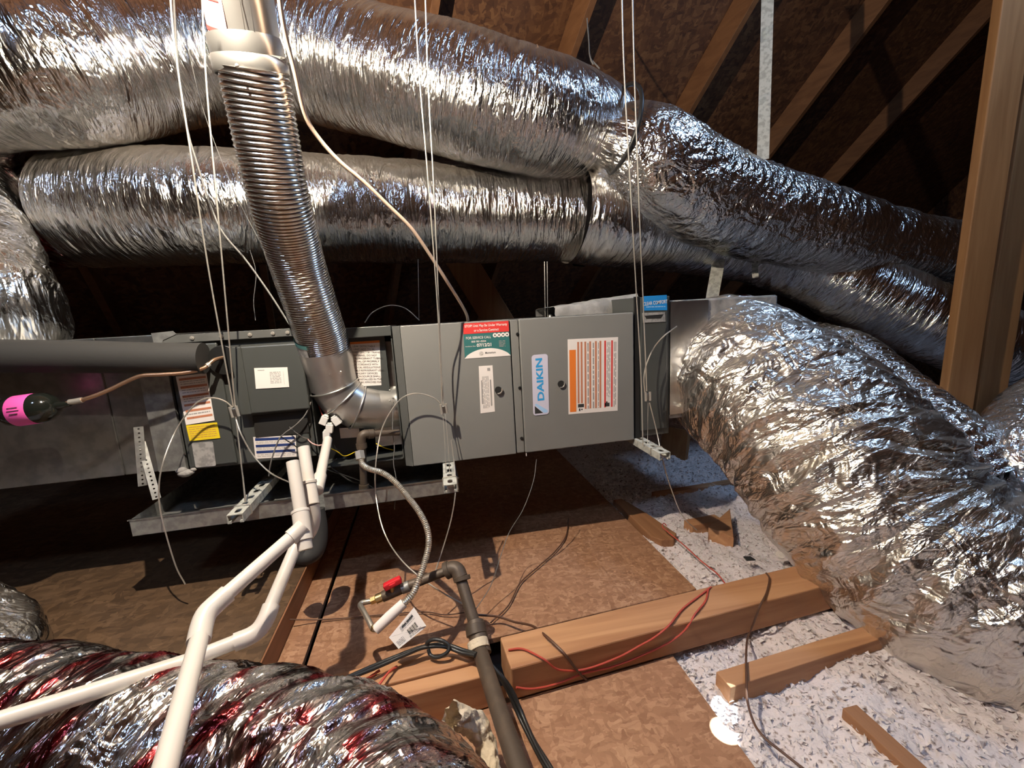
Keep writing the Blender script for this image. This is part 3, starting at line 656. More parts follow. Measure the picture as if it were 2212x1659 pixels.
for i in range(4):
    MB().add(*(lambda c, n: ([tuple(c + 0.0075 * (math.cos(a) * np.array([1, 0, 0]) + math.sin(a) * np.array([0, 0, 1]))) for a in np.linspace(0, 2 * math.pi, 14, endpoint=False)], [tuple(range(14))]))(Q.at(0.68 + i * 0.09, 0.385, 0.0014), Q.n)).build('badge', M['white'], LB, A)
    MB().add(*(lambda c: ([tuple(c + 0.0028 * (math.cos(a) * np.array([1, 0, 0]) + math.sin(a) * np.array([0, 0, 1]))) for a in np.linspace(0, 2 * math.pi, 8, endpoint=False)], [tuple(range(8))]))(Q.at(0.68 + i * 0.09, 0.385, 0.0018))).build('badge_dot', M['ink'], LB, A)
Q.text('lettering', 'G', 0.36, 0.885, 0.008, M['ink'], LB)
MB().tube([Q.at(0.36, 0.885, 0.001) + 0.0065 * np.array([math.cos(a), 0, math.sin(a)]) for a in np.linspace(0, 2 * math.pi, 18)], 0.0005, 4).build('emblem_ring', M['ink'], LB, A)
Q.text('lettering', 'Momentum', 0.56, 0.87, 0.007, M['ink'], LB, width=0.036, bold=0.01)
# small white instruction label
Q = Quad([(1034, 791), (1064, 789), (1069, 889), (1038, 893)], 0.0)
LB = Q.poly('instruction_label', [(0, 0), (1, 0), (1, 1), (0, 1)], M['white'], fu, lift=0.0002, th=0.0005, label='narrow white printed label')
Q.rects('print', textlines(0.2, 0.68, 5, 0.22, 0.9, 0.35, 5, True) + [(0.74, 0.3, 0.84, 0.86), (0.12, 0.3, 0.2, 0.8), (0.6, 0.05, 0.8, 0.11)], M['inkgrey'], LB)
# maker's badge
Q = Quad([(1148, 767), (1183, 764), (1186, 894), (1152, 898)], -0.003)
rr = []
for cx_, cy_, a0 in ((0.82, 0.05, -90), (0.82, 0.95, 0), (0.18, 0.95, 90), (0.18, 0.05, 180)):
    for k in range(7): a = math.radians(a0 + k * 15); rr.append((cx_ + 0.18 * math.cos(a), cy_ + 0.05 * math.sin(a)))
LB = Q.poly('badge_plate', rr, M['lilac'], fu, lift=0.0004, th=0.0012, label='pale rounded badge')
Q.poly('badge_wedge', [(0.1, 0.84), (0.1, 0.97), (0.62, 0.97)], M['ink'], LB, lift=0.0017)
Q.poly('badge_sweep', [(0.1, 0.82), (0.2, 0.80), (0.9, 0.93), (0.9, 0.97), (0.66, 0.97)], M['paleblue'], LB, lift=0.0016, th=0.0002)
Q.text('lettering', 'DAIKIN', 0.47, 0.41, 0.024, M['skyblue'], LB, width=0.152, up=(-1, 0), bold=0.035, lift=0.0018)
# striped warning label
Q = Quad([(1226, 733), (1335, 728), (1334, 887), (1228, 895)], -0.003)
LB = Q.poly('warning_label', [(0, 0), (1, 0), (1, 1), (0, 1)], M['white'], fu, lift=0.0002, th=0.0006, label='white warning label with upright orange and red bars')
Q.rects('bar', [(0.03, 0.14, 0.155, 0.97)], M['orange'], LB)
for u, v1 in ((0.20, 0.86), (0.265, 0.86), (0.34, 0.94), (0.435, 0.94), (0.55, 0.94), (0.64, 0.94)): Q.rects('bar', [(u - 0.015, 0.04, u + 0.02, v1)], M['rust'], LB)
for u in (0.735, 0.875): Q.rects('bar', [(u - 0.014, 0.04, u + 0.018, 0.94)], M['redl'], LB)
Q.rects('print', textlines(0.375, 0.42, 1, 0.06, 0.94, 0.5, 6, True) + textlines(0.48, 0.53, 1, 0.06, 0.94, 0.5, 7, True) + textlines(0.59, 0.62, 1, 0.06, 0.94, 0.5, 9, True) + textlines(0.77, 0.85, 3, 0.06, 0.8, 0.4, 8, True) + textlines(0.91, 0.97, 2, 0.06, 0.94, 0.5, 2, True), M['inkgrey'], LB)
Q.rects('print', [(0.19, 0.87, 0.31, 0.915), (0.21, 0.93, 0.235, 0.965), (0.255, 0.935, 0.28, 0.955), (0.735, 0.88, 0.83, 0.93), (0.76, 0.86, 0.79, 0.88)], M['ink'], LB)
# ---- open burner compartment, left of the doors
xv = X(672, 850, 0.05)
bc = thing('burner_compartment', 'open dark wiring compartment between the coil cabinet and the grey doors', 'furnace', (xv / 2, 0.25, -H + 0.01), frame=A)
mb = MB(); x0, x1, yb, z0, z1 = xv + 0.004, -0.003, 0.30, -0.455, 0.0
mb.box((x0, yb, z0), (x1, yb + 0.004, z1)); mb.box((x0, 0.02, z1 - 0.004), (x1, yb, z1)); mb.box((x0, 0.02, z0), (x1, yb, z0 + 0.004)); mb.box((x1 - 0.004, 0.02, z0), (x1, yb, z1)); mb.box((x0, 0.02, z0), (x0 + 0.004, yb, z1))
mb.build('shell', M['grey_dk'], bc, A)
box('top_rail', (x0, 0.012, -0.03), (x1, 0.03, 0.003), 'grey_dk', bc)
box('burner_box', (x0 + 0.02, 0.14, -0.40), (x1 - 0.02, 0.29, -0.24), 'galv_matte', bc, 0.004)
box('inducer_plate', (-0.10, 0.08, -0.42), (-0.01, 0.10, -0.05), 'galv', bc, 0.002, label='shiny steel plate')
box('control_board', (x0 + 0.01, 0.10, -0.46), (x0 + 0.14, 0.11, -0.30), 'black', bc)
wp = box('warning_panel', (X(742, 800, 0.05), 0.05, Zc(760, 905, 0.05)), (X(838, 800, 0.05), 0.056, Zc(760, 712, 0.05)), 'grey_dk', bc, 0.001)
Q = Quad([(742, 740), (820, 735), (824, 832), (746, 836)], 0.05)
LB = Q.poly('warning_label', [(0, 0), (1, 0), (1, 1), (0, 1)], M['white'], bc, lift=0.0003, th=0.0005, label='white warning label with a red top line')
Q.rects('bar', [(0, 0.0, 1, 0.05)], M['orange'], LB)
for i, s in enumerate(('LEAK DETECTABLE', 'UNIT NOT TO BE', 'ACCESSED ONLY BY TRAINED', 'PERSONNEL. DO NOT', 'USE IN REFRIGERANT TUBING', 'DISPOSAL OF PROPERLY', 'IN ACCORDANCE WITH', 'ALL LOCAL REGULATIONS', 'FLAMMABLE REFRIGERANT USED', 'AUXILIARY DEVICES', 'IGNITION SOURCE SHALL', 'NOT BE INSTALLED IN THE', 'DUCT WORK APPROVED FOR')):
    Q.text('lettering', s, 0.56, 0.11 + i * 0.067, 0.0062, M['ink'], LB, width=0.006 * len(s) * 0.78)
Q = Quad([(733, 925), (775, 922), (778, 944), (736, 947)], 0.06)
LB = Q.poly('rating_plate', [(0, 0), (1, 0), (1, 1), (0, 1)], M['white'], bc, lift=0.0003, th=0.0005)
# white wire connectors and the harness
for i, (px, py, a) in enumerate(((700, 908, 0.5), (712, 925, 0.2), (727, 909, -0.5), (706, 940, 0.1), (706, 960, 0.5))):
    c = lp(px, py, 0.0); R_ = Matrix.Rotation(a, 4, 'Y')
    mb = MB(); mb.box((-0.011, -0.01, -0.014), (0.011, 0.01, 0.014)); mb.box((-0.008, -0.008, 0.014), (0.008, 0.008, 0.019))
    cn = mb.build('wire_connector', M['whitep'], None, A @ Matrix.Translation(Vector(c)) @ R_, bevel=0.002, label=('white plug connector in the open wiring compartment, ' + ('topmost left', 'middle left', 'topmost right', 'below the middle one', 'lowest, above the white stub pipes')[i]), cat='connector', group='white plug connectors')
def lw(rows, y=None): return [tuple(a2w(lp(r[0], r[1], r[2] if len(r) > 2 else y))) for r in rows]
HW = [('redwire', 0.0016, [(700, 905, .02), (690, 880, .04), (683, 855, .06), (690, 838, .08)], 'thin red wire looping up from the white plugs'),
      ('whitep', 0.0016, [(727, 905, .03), (700, 865, .03), (683, 848, .04), (676, 835, .08)], 'thin white wire looping left of the vent elbow'),
      ('yellow', 0.0016, [(706, 965, .0), (728, 975, .0), (745, 985, .02), (770, 975, .06)], 'thin yellow wire curving right from the lowest plug'),
      ('yellow', 0.0016, [(812, 958, .02), (830, 967, .02), (848, 972, .04)], 'short yellow wire beside the door edge under the gas inlet'),
      ('palepink', 0.002, [(664, 948, .01), (675, 958, .0), (690, 962, .0), (706, 957, .0)], 'pinkish wire end bending into the lowest plug'),
      ('blackwire', 0.0018, [(706, 965, .0), (690, 985, -.02), (700, 1010, -.03), (760, 1032, -.02), (800, 1050, .0), (845, 1085, .0)], 'black wire sagging across the drain pan'),
      ('blackwire', 0.0022, [(728, 990, .02), (715, 1005, .0), (730, 1020, .0), (760, 1040, -.01), (790, 1045, .0)], 'black cable lying in the drain pan below the plugs'),
      ('greywire', 0.0022, [(672, 868, .0), (660, 895, -.01), (640, 917, -.015), (608, 942, -.02), (596, 965, -.02), (585, 1000, -.02), (581, 1028, -.01)], 'grey wire draped down over the navy-striped label'),
      ('greywire', 0.0015, [(625, 922, -.01), (640, 935, -.01), (655, 945, .0), (668, 948, .01)], 'short grey wire tail crossing the draped wire'),
      ('blackwire', 0.0018, [(608, 944, -.015), (630, 958, -.01), (645, 968, .0), (665, 975, .0)], 'short black wire running right over the navy-striped label')]
for m, r, rows, lab in HW: wire('harness_wire', lw(rows), r, M[m], label=lab, cat='wire')
wire('harness_wire', lw([(850, 868, .01), (848, 930, .0), (852, 965, -.005), (850, 1000, -.005), (856, 1040, -.01), (852, 1100, -.01)]), 0.0016, M['greywire'], label='frayed grey wire hanging down along the left door edge', cat='wire')

# ---- coil cabinet
cxl = X(388, 900, 0.02); cz1 = 0.010; cz0 = -0.41
co = thing('coil_cabinet', 'dark grey cooling coil cabinet left of the furnace, covered in labels', 'cabinet', ((cxl + xv) / 2, 0.25, cz0), frame=A)
box('cabinet', (cxl, 0.02, cz0), (xv, 0.53, cz1), 'grey_dk', co, 0.003)
box('top_flange', (cxl - 0.02, 0.006, -0.012), (xv + 0.1, 0.02, 0.012), 'grey_mid', co, 0.001)
for px in (414, 478, 540, 590, 622): p = lp(px, 722, 0.006); mb = MB(); screw(mb, p[0], 0.0, 0.006, 0.006); mb.build('screw', M['steel'], co, A, smooth=True)
xa = X(508, 900, 0.02)
box('side_panel', (cxl + 0.012, 0.008, cz0 + 0.01), (xa - 0.012, 0.02, -0.018), 'grey_dk', co, 0.004)
box('access_panel', (xa, 0.010, cz0 + 0.005), (X(664, 900, 0.02), 0.02, -0.045), 'grey_dk', co, 0.003)
p0 = lp(503, 745, -0.01); p1 = lp(664, 886, -0.01)
box('raised_cover', (X(508, 815, -0.012), -0.014, Zc(600, 889, -0.014)), (X(660, 815, -0.012), 0.012, Zc(600, 744, -0.014)), 'grey_dk', co, 0.004)
box('inner_step', (X(508, 815, -0.012), -0.018, Zc(600, 889, -0.014)), (X(532, 815, -0.012), -0.013, Zc(600, 744, -0.014)), 'grey_dk', co, 0.002)
box('dark_recess', (X(545, 915, 0.0), 0.0075, Zc(600, 942)), (X(664, 915, 0.0), 0.0105, Zc(600, 894)), 'void', co, 0.0)
gp = lp(483, 778, 0.0); MB().cyl((gp[0], 0.008, gp[2]), (gp[0], -0.003, gp[2]), 0.045, 28).build('grommet', M['black'], co, A, smooth=True, bevel=0.002, label='round black rubber grommet')
Q = Quad([(549, 795), (621, 793), (625, 836), (553, 840)], -0.015)
LB = Q.poly('white_label', [(0, 0), (1, 0), (1, 1), (0, 1)], M['white'], co, lift=0.0004, th=0.0005, label='plain white wiring label')
Q.rects('print', textlines(0.2, 0.8, 8, 0.45, 0.78, 0.35, 12) + [(0.86, 0.2, 0.865, 0.85), (0.1, 0.1, 0.3, 0.13)], M['inkgrey'], LB)
Q = Quad([(380, 813), (446, 806), (464, 908), (402, 918)], 0.0068)
LB = Q.poly('striped_label', [(0, 0), (1, 0), (1, 1), (0, 1)], M['white'], co, lift=0.0004, th=0.0005, label='white label with six brick-orange bars')
for v in (0.07, 0.235, 0.42, 0.60, 0.72, 0.87): Q.rects('bar', [(0.08, v - 0.02, 0.96, v + 0.025)], M['rust'], LB); Q.text('lettering', '!', 0.3, v, 0.006, M['ink'], LB)
Q.rects('print', textlines(0.11, 0.2, 2, 0.1, 0.9, 0.3, 1) + textlines(0.28, 0.38, 2, 0.1, 0.9, 0.3, 2) + textlines(0.46, 0.56, 2, 0.1, 0.9, 0.3, 3) + textlines(0.77, 0.83, 1, 0.1, 0.9, 0.4, 4), M['inkgrey'], LB)
Q = Quad([(402, 919), (469, 912), (476, 946), (410, 953)], 0.0068)
LB = Q.poly('yellow_label', [(0, 0), (1, 0), (1, 1), (0, 1)], M['yellow'], co, lift=0.0004, th=0.0005, label='yellow caution label')
Q.rects('print', textlines(0.1, 0.9, 6, 0.06, 0.92, 0.25, 15), M['rust'], LB)
Q = Quad([(414, 957), (460, 953), (467, 1006), (423, 1010)], 0.0068)
LB = Q.poly('silver_plate', [(0.04, 0), (0.96, 0), (1, 0.05), (1, 0.95), (0.96, 1), (0.04, 1), (0, 0.95), (0, 0.05)], M['silver'], co, lift=0.0004, th=0.0006, label='worn silver data plate')
Q = Quad([(547, 944), (639, 940), (641, 986), (552, 991)], 0.0095)
LB = Q.poly('striped_label', [(0, 0), (1, 0), (1, 1), (0, 1)], M['white'], co, lift=0.0004, th=0.0005, label='white label with navy bars')
for v in (0.06, 0.36, 0.64): Q.rects('bar', [(0.04, v, 0.97, v + 0.12)], M['navy'], LB)
Q.rects('print', textlines(0.22, 0.33, 2, 0.05, 0.95, 0.3, 1) + textlines(0.5, 0.62, 2, 0.05, 0.95, 0.3, 2) + textlines(0.8, 0.95, 2, 0.05, 0.95, 0.3, 3), M['inkgrey'], LB)
# ---- supply plenum
pl = thing('supply_plenum', 'bare galvanised supply plenum box at the left edge behind the black drier', 'plenum', (-1.1, 0.28, -0.40), frame=A)
xj = X(233, 880, 0.02)
box('sheet_side', (-1.75, 0.025, -0.405), (xj, 0.50, 0.015), 'galv', pl, 0.002)
box('sheet_side', (xj + 0.001, 0.028, -0.405), (cxl - 0.02, 0.50, 0.015), 'galv', pl, 0.002)
MB().beam((xj, 0.024, -0.40), (xj - 0.002, 0.024, 0.01), 0.006, 0.006, up=(0, 1, 0)).build('seam', M['galv'], pl, A)
MB().prism([(cxl - 0.085, 0.02, -0.405), (cxl - 0.004, 0.012, -0.405), (cxl - 0.004, 0.012, -0.035), (cxl - 0.085, 0.02, -0.035)], (0, 0.012, 0)).build('foil_tape', M['galv_matte'], pl, A, label='dull grey tape over the cabinet joint')
MB().prism([lp(px, py, 0.0) for px, py in ((298, 748), (345, 742), (348, 752), (347, 758), (300, 757))], (0, 0.004, 0)).build('foil_tape', M['galv_matte'], pl, A)
MB().prism([lp(px, py, 0.004) for px, py in ((326, 720), (372, 715), (380, 722), (352, 735), (346, 758), (330, 757), (331, 737))], (0, 0.004, 0)).build('foil_tape', M['galv_matte'], pl, A)
for px, py, r in ((400, 1022, 0.018), (392, 1016, 0.014), (410, 1020, 0.012), (418, 1014, 0.008)):
    MB().ball(lp(px, py, 0.01), r, 6, (1.2, 0.8, 0.7)).build('mastic_blob', M['mastic'], pl, A, smooth=True)
# ---- filter cabinet and return box
xf0 = X(1372, 800); xf1 = X(1449, 800)
fc = thing('filter_cabinet', 'tall dark filter cabinet at the right end of the furnace with a blue label', 'cabinet', ((xf0 + xf1) / 2, 0.2, -0.49), frame=A)
box('cabinet', (xf0 + 0.006, 0.01, -0.475), (xf1, 0.55, 0.052), 'grey_dk', fc, 0.003)
box('corner_strip', (xf0 + 0.001, 0.004, -0.475), (xf0 + 0.022, 0.012, 0.055), 'black', fc, 0.001)
box('front_cover', (xf0 + 0.024, 0.0, -0.45), (xf1 - 0.014, 0.012, 0.048), 'grey_dk', fc, 0.003)
Q = Quad([(1389, 640), (1440, 637), (1441, 670), (1391, 671)], 0.0)
LB = Q.poly('blue_label', [(0, 0), (1, 0), (1, 1), (0, 1)], M['blue'], fc, lift=0.0005, th=0.0005, label='blue label with white lettering')
Q.text('lettering', 'CLEAR COMFORT', 0.5, 0.48, 0.013, M['white'], LB, width=0.098, bold=0.01)
Q.rects('print', textlines(0.7, 0.82, 1, 0.1, 0.92, 0.5, 4), M['paleblue'], LB)
Q = Quad([(1387, 676), (1436, 674), (1437, 695), (1389, 697)], 0.0)
LB = Q.poly('handle_slot', [(0, 0), (1, 0), (1, 1), (0, 1)], M['silver'], fc, lift=0.0005, th=0.002)
Q.poly('slot_opening', [(0.08, 0.3), (0.92, 0.22), (0.8, 0.62), (0.15, 0.62)], M['void'], LB, lift=0.0028)
rt = thing('return_plenum', 'grey insulated return box behind the start of the biggest duct', 'plenum', (1.25, 0.3, -0.42), frame=A)
box('board_box', (xf1 + 0.004, 0.015, -0.42), (X(1680, 660, 0.015), 0.60, 0.035), 'mastic', rt, 0.008)
xg = X(1530, 800)
MB().box((xf1 + 0.002, 0.008, -0.40), (xg, 0.014, 0.03)).build('foil_face', M['foil_smooth'], rt, A, label='shiny foil-faced front')
# ---- lumpy insulation board end behind the furnace top
gx_ = np.linspace(0, 1, 40); gy_ = np.linspace(0, 1, 14)
mb = MB(); a_ = lp(1196, 672, 0.22); b_ = lp(1376, 655, 0.22)
V = []
prof = [(0, 0), (0.0, 1), (0.12, 1.0), (0.2, 0.0)]
prof = [(0.0, -0.03), (0.0, 0.3), (0.006, 0.8), (0.02, 1.0), (0.25, 1.02), (0.30, 0.9), (0.31, -0.03)]
for i in range(50):
    u = i / 49; row = []
    top = 0.035 + 0.035 * u
    for (yy, zz) in prof:
        x = a_[0] + (b_[0] - a_[0]) * u; n_ = float(perlin(np.array([u * 9.]), np.array([yy * 20.]), np.array([zz * 2. + 3]))[0])
        row.append((x + 0.01 * n_, 0.20 + yy, 0.0 + zz * top + 0.012 * n_ * (zz > 0.2)))
    V.append(row)
V = np.array(V) @ AB.T + AO
grid_mesh('mastic_board', V, np.zeros(V.shape[:2] + (2,)), M['mastic'], closed_v=False, label='rough grey duct board edge standing on the furnace top by the filter cabinet', cat='duct board')
# ---- drain pan
pn = thing('drain_pan', 'long shallow galvanised drain pan hung under the coil and furnace', 'drain pan', (-0.31, 0.28, -0.575), frame=A)
x0, x1, y0, y1, zb, zt = -0.80, 0.173, -0.052, 0.60, -0.573, -0.522
mb = MB(); mb.box((x0, y0, zb), (x1, y1, zb + 0.0015)); mb.build('pan_floor', M['galv_matte'], pn, A)
nx0, nx1 = X(664, 1090, y0), X(702, 1090, y0)
mb = MB(); mb.box((x0, y0, zb), (nx0, y0 + 0.0015, zt)); mb.build('pan_wall', M['galv_matte'], pn, A)
mb = MB(); mb.box((nx1, y0, zb), (x1, y0 + 0.0015, zt)); mb.build('pan_wall', M['galv_matte'], pn, A)
mb = MB(); mb.box((x0, y0, zb), (x0 + 0.0015, y1, zt)); mb.build('pan_wall', M['galv_matte'], pn, A)
mb = MB(); mb.box((x1 - 0.0015, y0, zb), (x1, y1, zt)); mb.build('pan_wall', M['galv_matte'], pn, A)
mb = MB(); mb.box((x0, y1 - 0.0015, zb), (x1, y1, zt)); mb.build('pan_wall', M['galv_matte'], pn, A)
mb = MB(); mb.box((x0 - 0.002, y0 - 0.003, zt), (nx0, y0 + 0.004, zt + 0.003)); mb.box((nx1, y0 - 0.003, zt), (x1 + 0.002, y0 + 0.004, zt + 0.003)); mb.build('hem', M['galv'], pn, A)

# ---- slotted struts
def strut(xc, yf, yb_, ztop, rot, label):
    W_, Hh = 0.041, 0.026; n = int((yb_ - yf) / 0.0508); t = thing('slotted_strut', label, 'strut', (xc, (yf + yb_) / 2, ztop - Hh), group='slotted struts under the furnace', frame=A)
    R_ = A @ Matrix.Translation(Vector((xc, yf, ztop))) @ Matrix.Rotation(rot, 4, 'Z'); L_ = yb_ - yf
    mb = MB(); k = 0.0022
    mb.box((-W_ / 2, 0, -Hh), (-W_ / 2 + k, L_, 0)); mb.box((W_ / 2 - k, 0, -Hh), (W_ / 2, L_, 0))
    mb.box((-W_ / 2 + k, 0, -Hh), (-W_ / 2 + 0.008, L_, -Hh + k)); mb.box((W_ / 2 - 0.008, 0, -Hh), (W_ / 2 - k, L_, -Hh + k))
    mb.box((-W_ / 2 + k, 0, -Hh), (-W_ / 2 + 0.0095, L_, -Hh + 0.007)); mb.box((W_ / 2 - 0.0095, 0, -Hh), (W_ / 2 - k, L_, -Hh + 0.007))
    mb.build('channel', M['strap'], t, R_)
    mb = MB(); mb.box((-W_ / 2 + k, 0, -k), (-0.0075, L_, 0)); mb.box((0.0075, 0, -k), (W_ / 2 - k, L_, 0)); y = 0.0
    mb.box((-0.0075, 0, -k), (0.0075, 0.014, 0)); y = 0.014
    while y < L_ - 0.03:
        y2 = y + 0.026; mb.box((-0.0075, y2, -k), (0.0075, min(L_, y2 + 0.022), 0))
        for sx in (-1, 1):
            for yy, sy in ((y, 1), (y2, -1)): mb.prism([(sx * 0.0076, yy, -k), (sx * 0.0035, yy, -k), (sx * 0.0076, yy + sy * 0.004, -k)], (0, 0, k))
        y = y2 + 0.022
    mb.build('slotted_web', M['strap'], t, R_)
    loop = [(-W_ / 2 - 0.002, 0.055, -0.01), (-W_ / 2 - 0.001, 0.055, 0.001), (-W_ / 4, 0.055, 0.004), (0, 0.055, 0.005), (W_ / 4, 0.055, 0.004), (W_ / 2 + 0.001, 0.055, 0.001), (W_ / 2 + 0.002, 0.055, -0.01), (W_ / 2 + 0.001, 0.055, -Hh - 0.001), (0, 0.055, -Hh - 0.003), (-W_ / 2 - 0.001, 0.055, -Hh - 0.001), (-W_ / 2 - 0.002, 0.055, -0.01)]
    return t, R_, loop
sts = []
for xc, yf, z, rot, lab in ((-0.466, -0.17, -0.497, 0.02, 'slotted steel strut under the coil cabinet, left of the white stub pipes'),
                            (0.140, -0.195, -0.482, -0.03, 'slotted steel strut under the left grey door, at the right end of the drain pan'),
                            (0.872, -0.175, -0.478, 0.0, 'slotted steel strut under the filter cabinet end of the furnace')):
    t, R_, loop = strut(xc, yf, 0.62, z, rot, lab); sts.append((xc, yf, z))
    pth = [np.array(R_ @ Vector(q)) for q in loop]
    wire('cable_loop', pth, 0.0016, M['steel'], t, 6, label='bright steel cable loop')
# ---- steel suspension cables
def clip(px, py, yl, label, tilt=0.1):
    c = a2w(lp(px, py, yl)); t = thing('cable_clip', label, 'cable clip', c, group='cable gripping clips')
    F_ = Matrix.Translation(Vector(c)) @ Matrix.Rotation(tilt, 4, 'Y')
    MB().box((-0.007, -0.004, -0.014), (0.009, 0.004, 0.012)).build('clip_body', M['galv'], t, F_, bevel=0.003)
    for sx in (-0.007, 0.010): MB().cyl((sx, -0.002, -0.015), (sx, -0.002, 0.018), 0.0042, 10).build('cable_sleeve', M['steel'], t, F_, smooth=True)
    return c
def cable(label, rows, r=0.0021, m='steel', name='suspension_cable', cat='cable', group=None, n=None, seg=6):
    return wire(name, rows, r, M[m], None, seg, n, label=label, cat=cat, group=group)
GC = None
YW = 1.412
def cw(px, py, yl): return tuple(ony(px, py, YW + yl))
c1 = clip(506, 890, -0.05, 'small steel cable clip in front of the coil cabinet, on the leftmost cables', -0.15)
c2 = clip(958, 884, -0.05, 'small steel cable clip in front of the left grey door', -0.1)
c3 = clip(1398, 857, -0.05, 'small steel cable clip in front of the filter cabinet', -0.05)
cable('steel cable rising from the leftmost clip to the top edge', [cw(364, -60, -0.15), cw(378, 105, -0.15), cw(412, 330, -0.15), cw(452, 590, -0.09), cw(504, 878, -0.05)], group=None)
cable('steel cable rising beside it from the left strut, passing right of the leftmost clip', [cw(434, -60, -0.15), cw(446, 180, -0.15), cw(470, 450, -0.13), cw(492, 700, -0.09), cw(510, 900, -0.05), cw(531, 1085, -0.1)], group=None)
cable('short steel cable leg from the leftmost clip down to the left strut', [cw(509, 900, -0.05), cw(520, 990, -0.075), cw(529, 1084, -0.1)], 0.0012)
cable('left one of two steel cables rising from the clip before the left grey door', [cw(893, -60, -0.15), cw(905, 150, -0.15), cw(925, 390, -0.13), cw(945, 660, -0.09), cw(955, 872, -0.05)])
cable('right one of the two steel cables rising past the left grey door', [cw(917, -60, -0.15), cw(925, 180, -0.15), cw(938, 420, -0.13), cw(947, 640, -0.09), cw(952, 760, -0.05), cw(958, 875, -0.05)])
cable('short steel cable leg from the door clip down to the middle strut', [cw(957, 895, -0.05), cw(961, 960, -0.075), cw(964, 1030, -0.1)], 0.0012)
cable('second short cable leg beside it, down to the middle strut', [cw(962, 895, -0.05), cw(968, 960, -0.075), cw(972, 1030, -0.1)], 0.0012)
cable('left one of the two steel cables passing the filter cabinet down to the right strut', [cw(1342, -60, -0.15), cw(1348, 150, -0.15), cw(1366, 480, -0.13), cw(1374, 620, -0.09), cw(1384, 800, -0.05), cw(1389, 962, -0.075)])
cable('right one of the two steel cables, ending at the filter cabinet clip', [cw(1365, -60, -0.15), cw(1370, 150, -0.15), cw(1382, 480, -0.13), cw(1389, 640, -0.09), cw(1397, 845, -0.05)])
cable('short cable leg from the filter cabinet clip down to the right strut', [cw(1400, 870, -0.05), cw(1399, 920, -0.05), cw(1399, 968, -0.075)], 0.0012)
cable('cable tail arching left from the leftmost clip and hanging down past the pan', [cw(502, 880, -0.05), cw(488, 868, -0.05), cw(465, 860, -0.05), cw(440, 862, -0.05), cw(415, 880, -0.05), cw(380, 930, -0.05), cw(352, 1000, -0.1), cw(343, 1060, -0.1), cw(350, 1120, -0.1), cw(378, 1218, -0.1), cw(400, 1262, -0.1)])
cable('cable tail curving down right from the leftmost clip behind the white pipes', [cw(510, 905, -0.05), cw(522, 940, -0.075), cw(548, 985, -0.075), cw(585, 1022, -0.1), cw(625, 1042, -.08)])
cable('cable tail arching left from the door clip and hanging to the floor', [cw(954, 875, -0.05), cw(938, 860, -0.05), cw(905, 850, -0.05), cw(875, 856, -0.05), cw(850, 880, -0.05), cw(824, 930, -0.05), cw(812, 1000, -0.1), cw(812, 1070, -0.1), cw(830, 1150, -.2), cw(872, 1215, -.25), cw(940, 1270, -.30), cw(1010, 1310, -.33)])
cable('cable tail hanging from the middle strut towards the floor', [cw(975, 950, -0.075), cw(982, 1010, -0.1), cw(984, 1060, -.19), cw(975, 1120, -.2), cw(955, 1190, -.22), cw(935, 1250, -.25)])
cable('cable tail arching up right from the filter cabinet clip to the duct collar', [cw(1393, 848, -0.05), cw(1391, 815, -0.05), cw(1397, 785, -0.05), cw(1412, 752, -0.05), cw(1435, 725, -.08), cw(1462, 705, -.03)])
cable('cable tail hanging straight down from the filter cabinet clip past the right strut', [cw(1403, 870, -0.05), cw(1418, 930, -0.05), cw(1433, 1000, -0.1), cw(1452, 1062, -0.1), cw(1475, 1115, -.1), cw(1505, 1145, 0)])
cable('thin cable hanging free below the seam between the two grey doors', [cw(1159, 992, -.02), cw(1152, 1040, -.06), cw(1130, 1100, -0.1), cw(1100, 1150, -0.1), cw(1082, 1200, -.18), cw(1060, 1265, -.22), cw(1025, 1320, -.28)], 0.0013, 'greywire')
cable('arched cable end standing behind the furnace top, left part', [cw(788, 697, .35), cw(805, 675, .36), cw(840, 660, .37), cw(875, 666, .37), cw(906, 692, .37)])
cable('dim cable rising behind the furnace from the arched end', [cw(903, 560, .37), cw(905, 692, .37)], 0.0012)
cable('left one of two dim cables rising behind the furnace between the doors', [cw(1176, 565, .4), cw(1178, 690, .4)], 0.0012)
cable('right one of two dim cables rising behind the furnace between the doors', [cw(1182, 565, .4), cw(1183, 690, .4)], 0.0012)
MB().ball(lp(1189, 685, 0.3), 0.012, 6).build('cable_clip', M['galv'], None, A, smooth=True, label='small clip on the furnace top beside the grey duct board', cat='cable clip')

# ---- suction line, copper line, drier
sl = thing('suction_line', 'black foam-insulated pipe running level in front of the galvanised plenum', 'pipe', a2w(lp(200, 770, -0.03)))
S_ = [a2w(lp(px, py, y)) for px, py, y in ((-160, 766, -.03), (0, 769, -.03), (200, 771, -.03), (340, 774, -.03), (440, 774, -.03))]
wire('foam_sleeve', S_, 0.0455, M['foam'], sl, 28, 40)
cl = thing('liquid_line', 'thin copper tube curving from the black drier to the coil cabinet', 'pipe', a2w(lp(300, 820, -0.07)))
wire('copper_tube', [a2w(lp(px, py, y)) for px, py, y in ((140, 872, -.10), (178, 864, -.10), (230, 845, -.09), (270, 826, -.08), (305, 812, -.075), (350, 809, -.07), (400, 805, -.06), (440, 795, -.05), (462, 778, -.03), (484, 772, .0))], 0.0055, M['copper'], cl, 10, 70)
wire('solder_joint', [a2w(lp(px, py, y)) for px, py, y in ((150, 869, -.10), (163, 867, -.10), (178, 864, -.10))], 0.0078, M['steel'], cl, 10, label='silvery soldered sleeve')
wire('solder_joint', [a2w(lp(px, py, y)) for px, py, y in ((446, 791, -.047), (452, 787, -.04))], 0.0075, M['steel'], cl, 10)
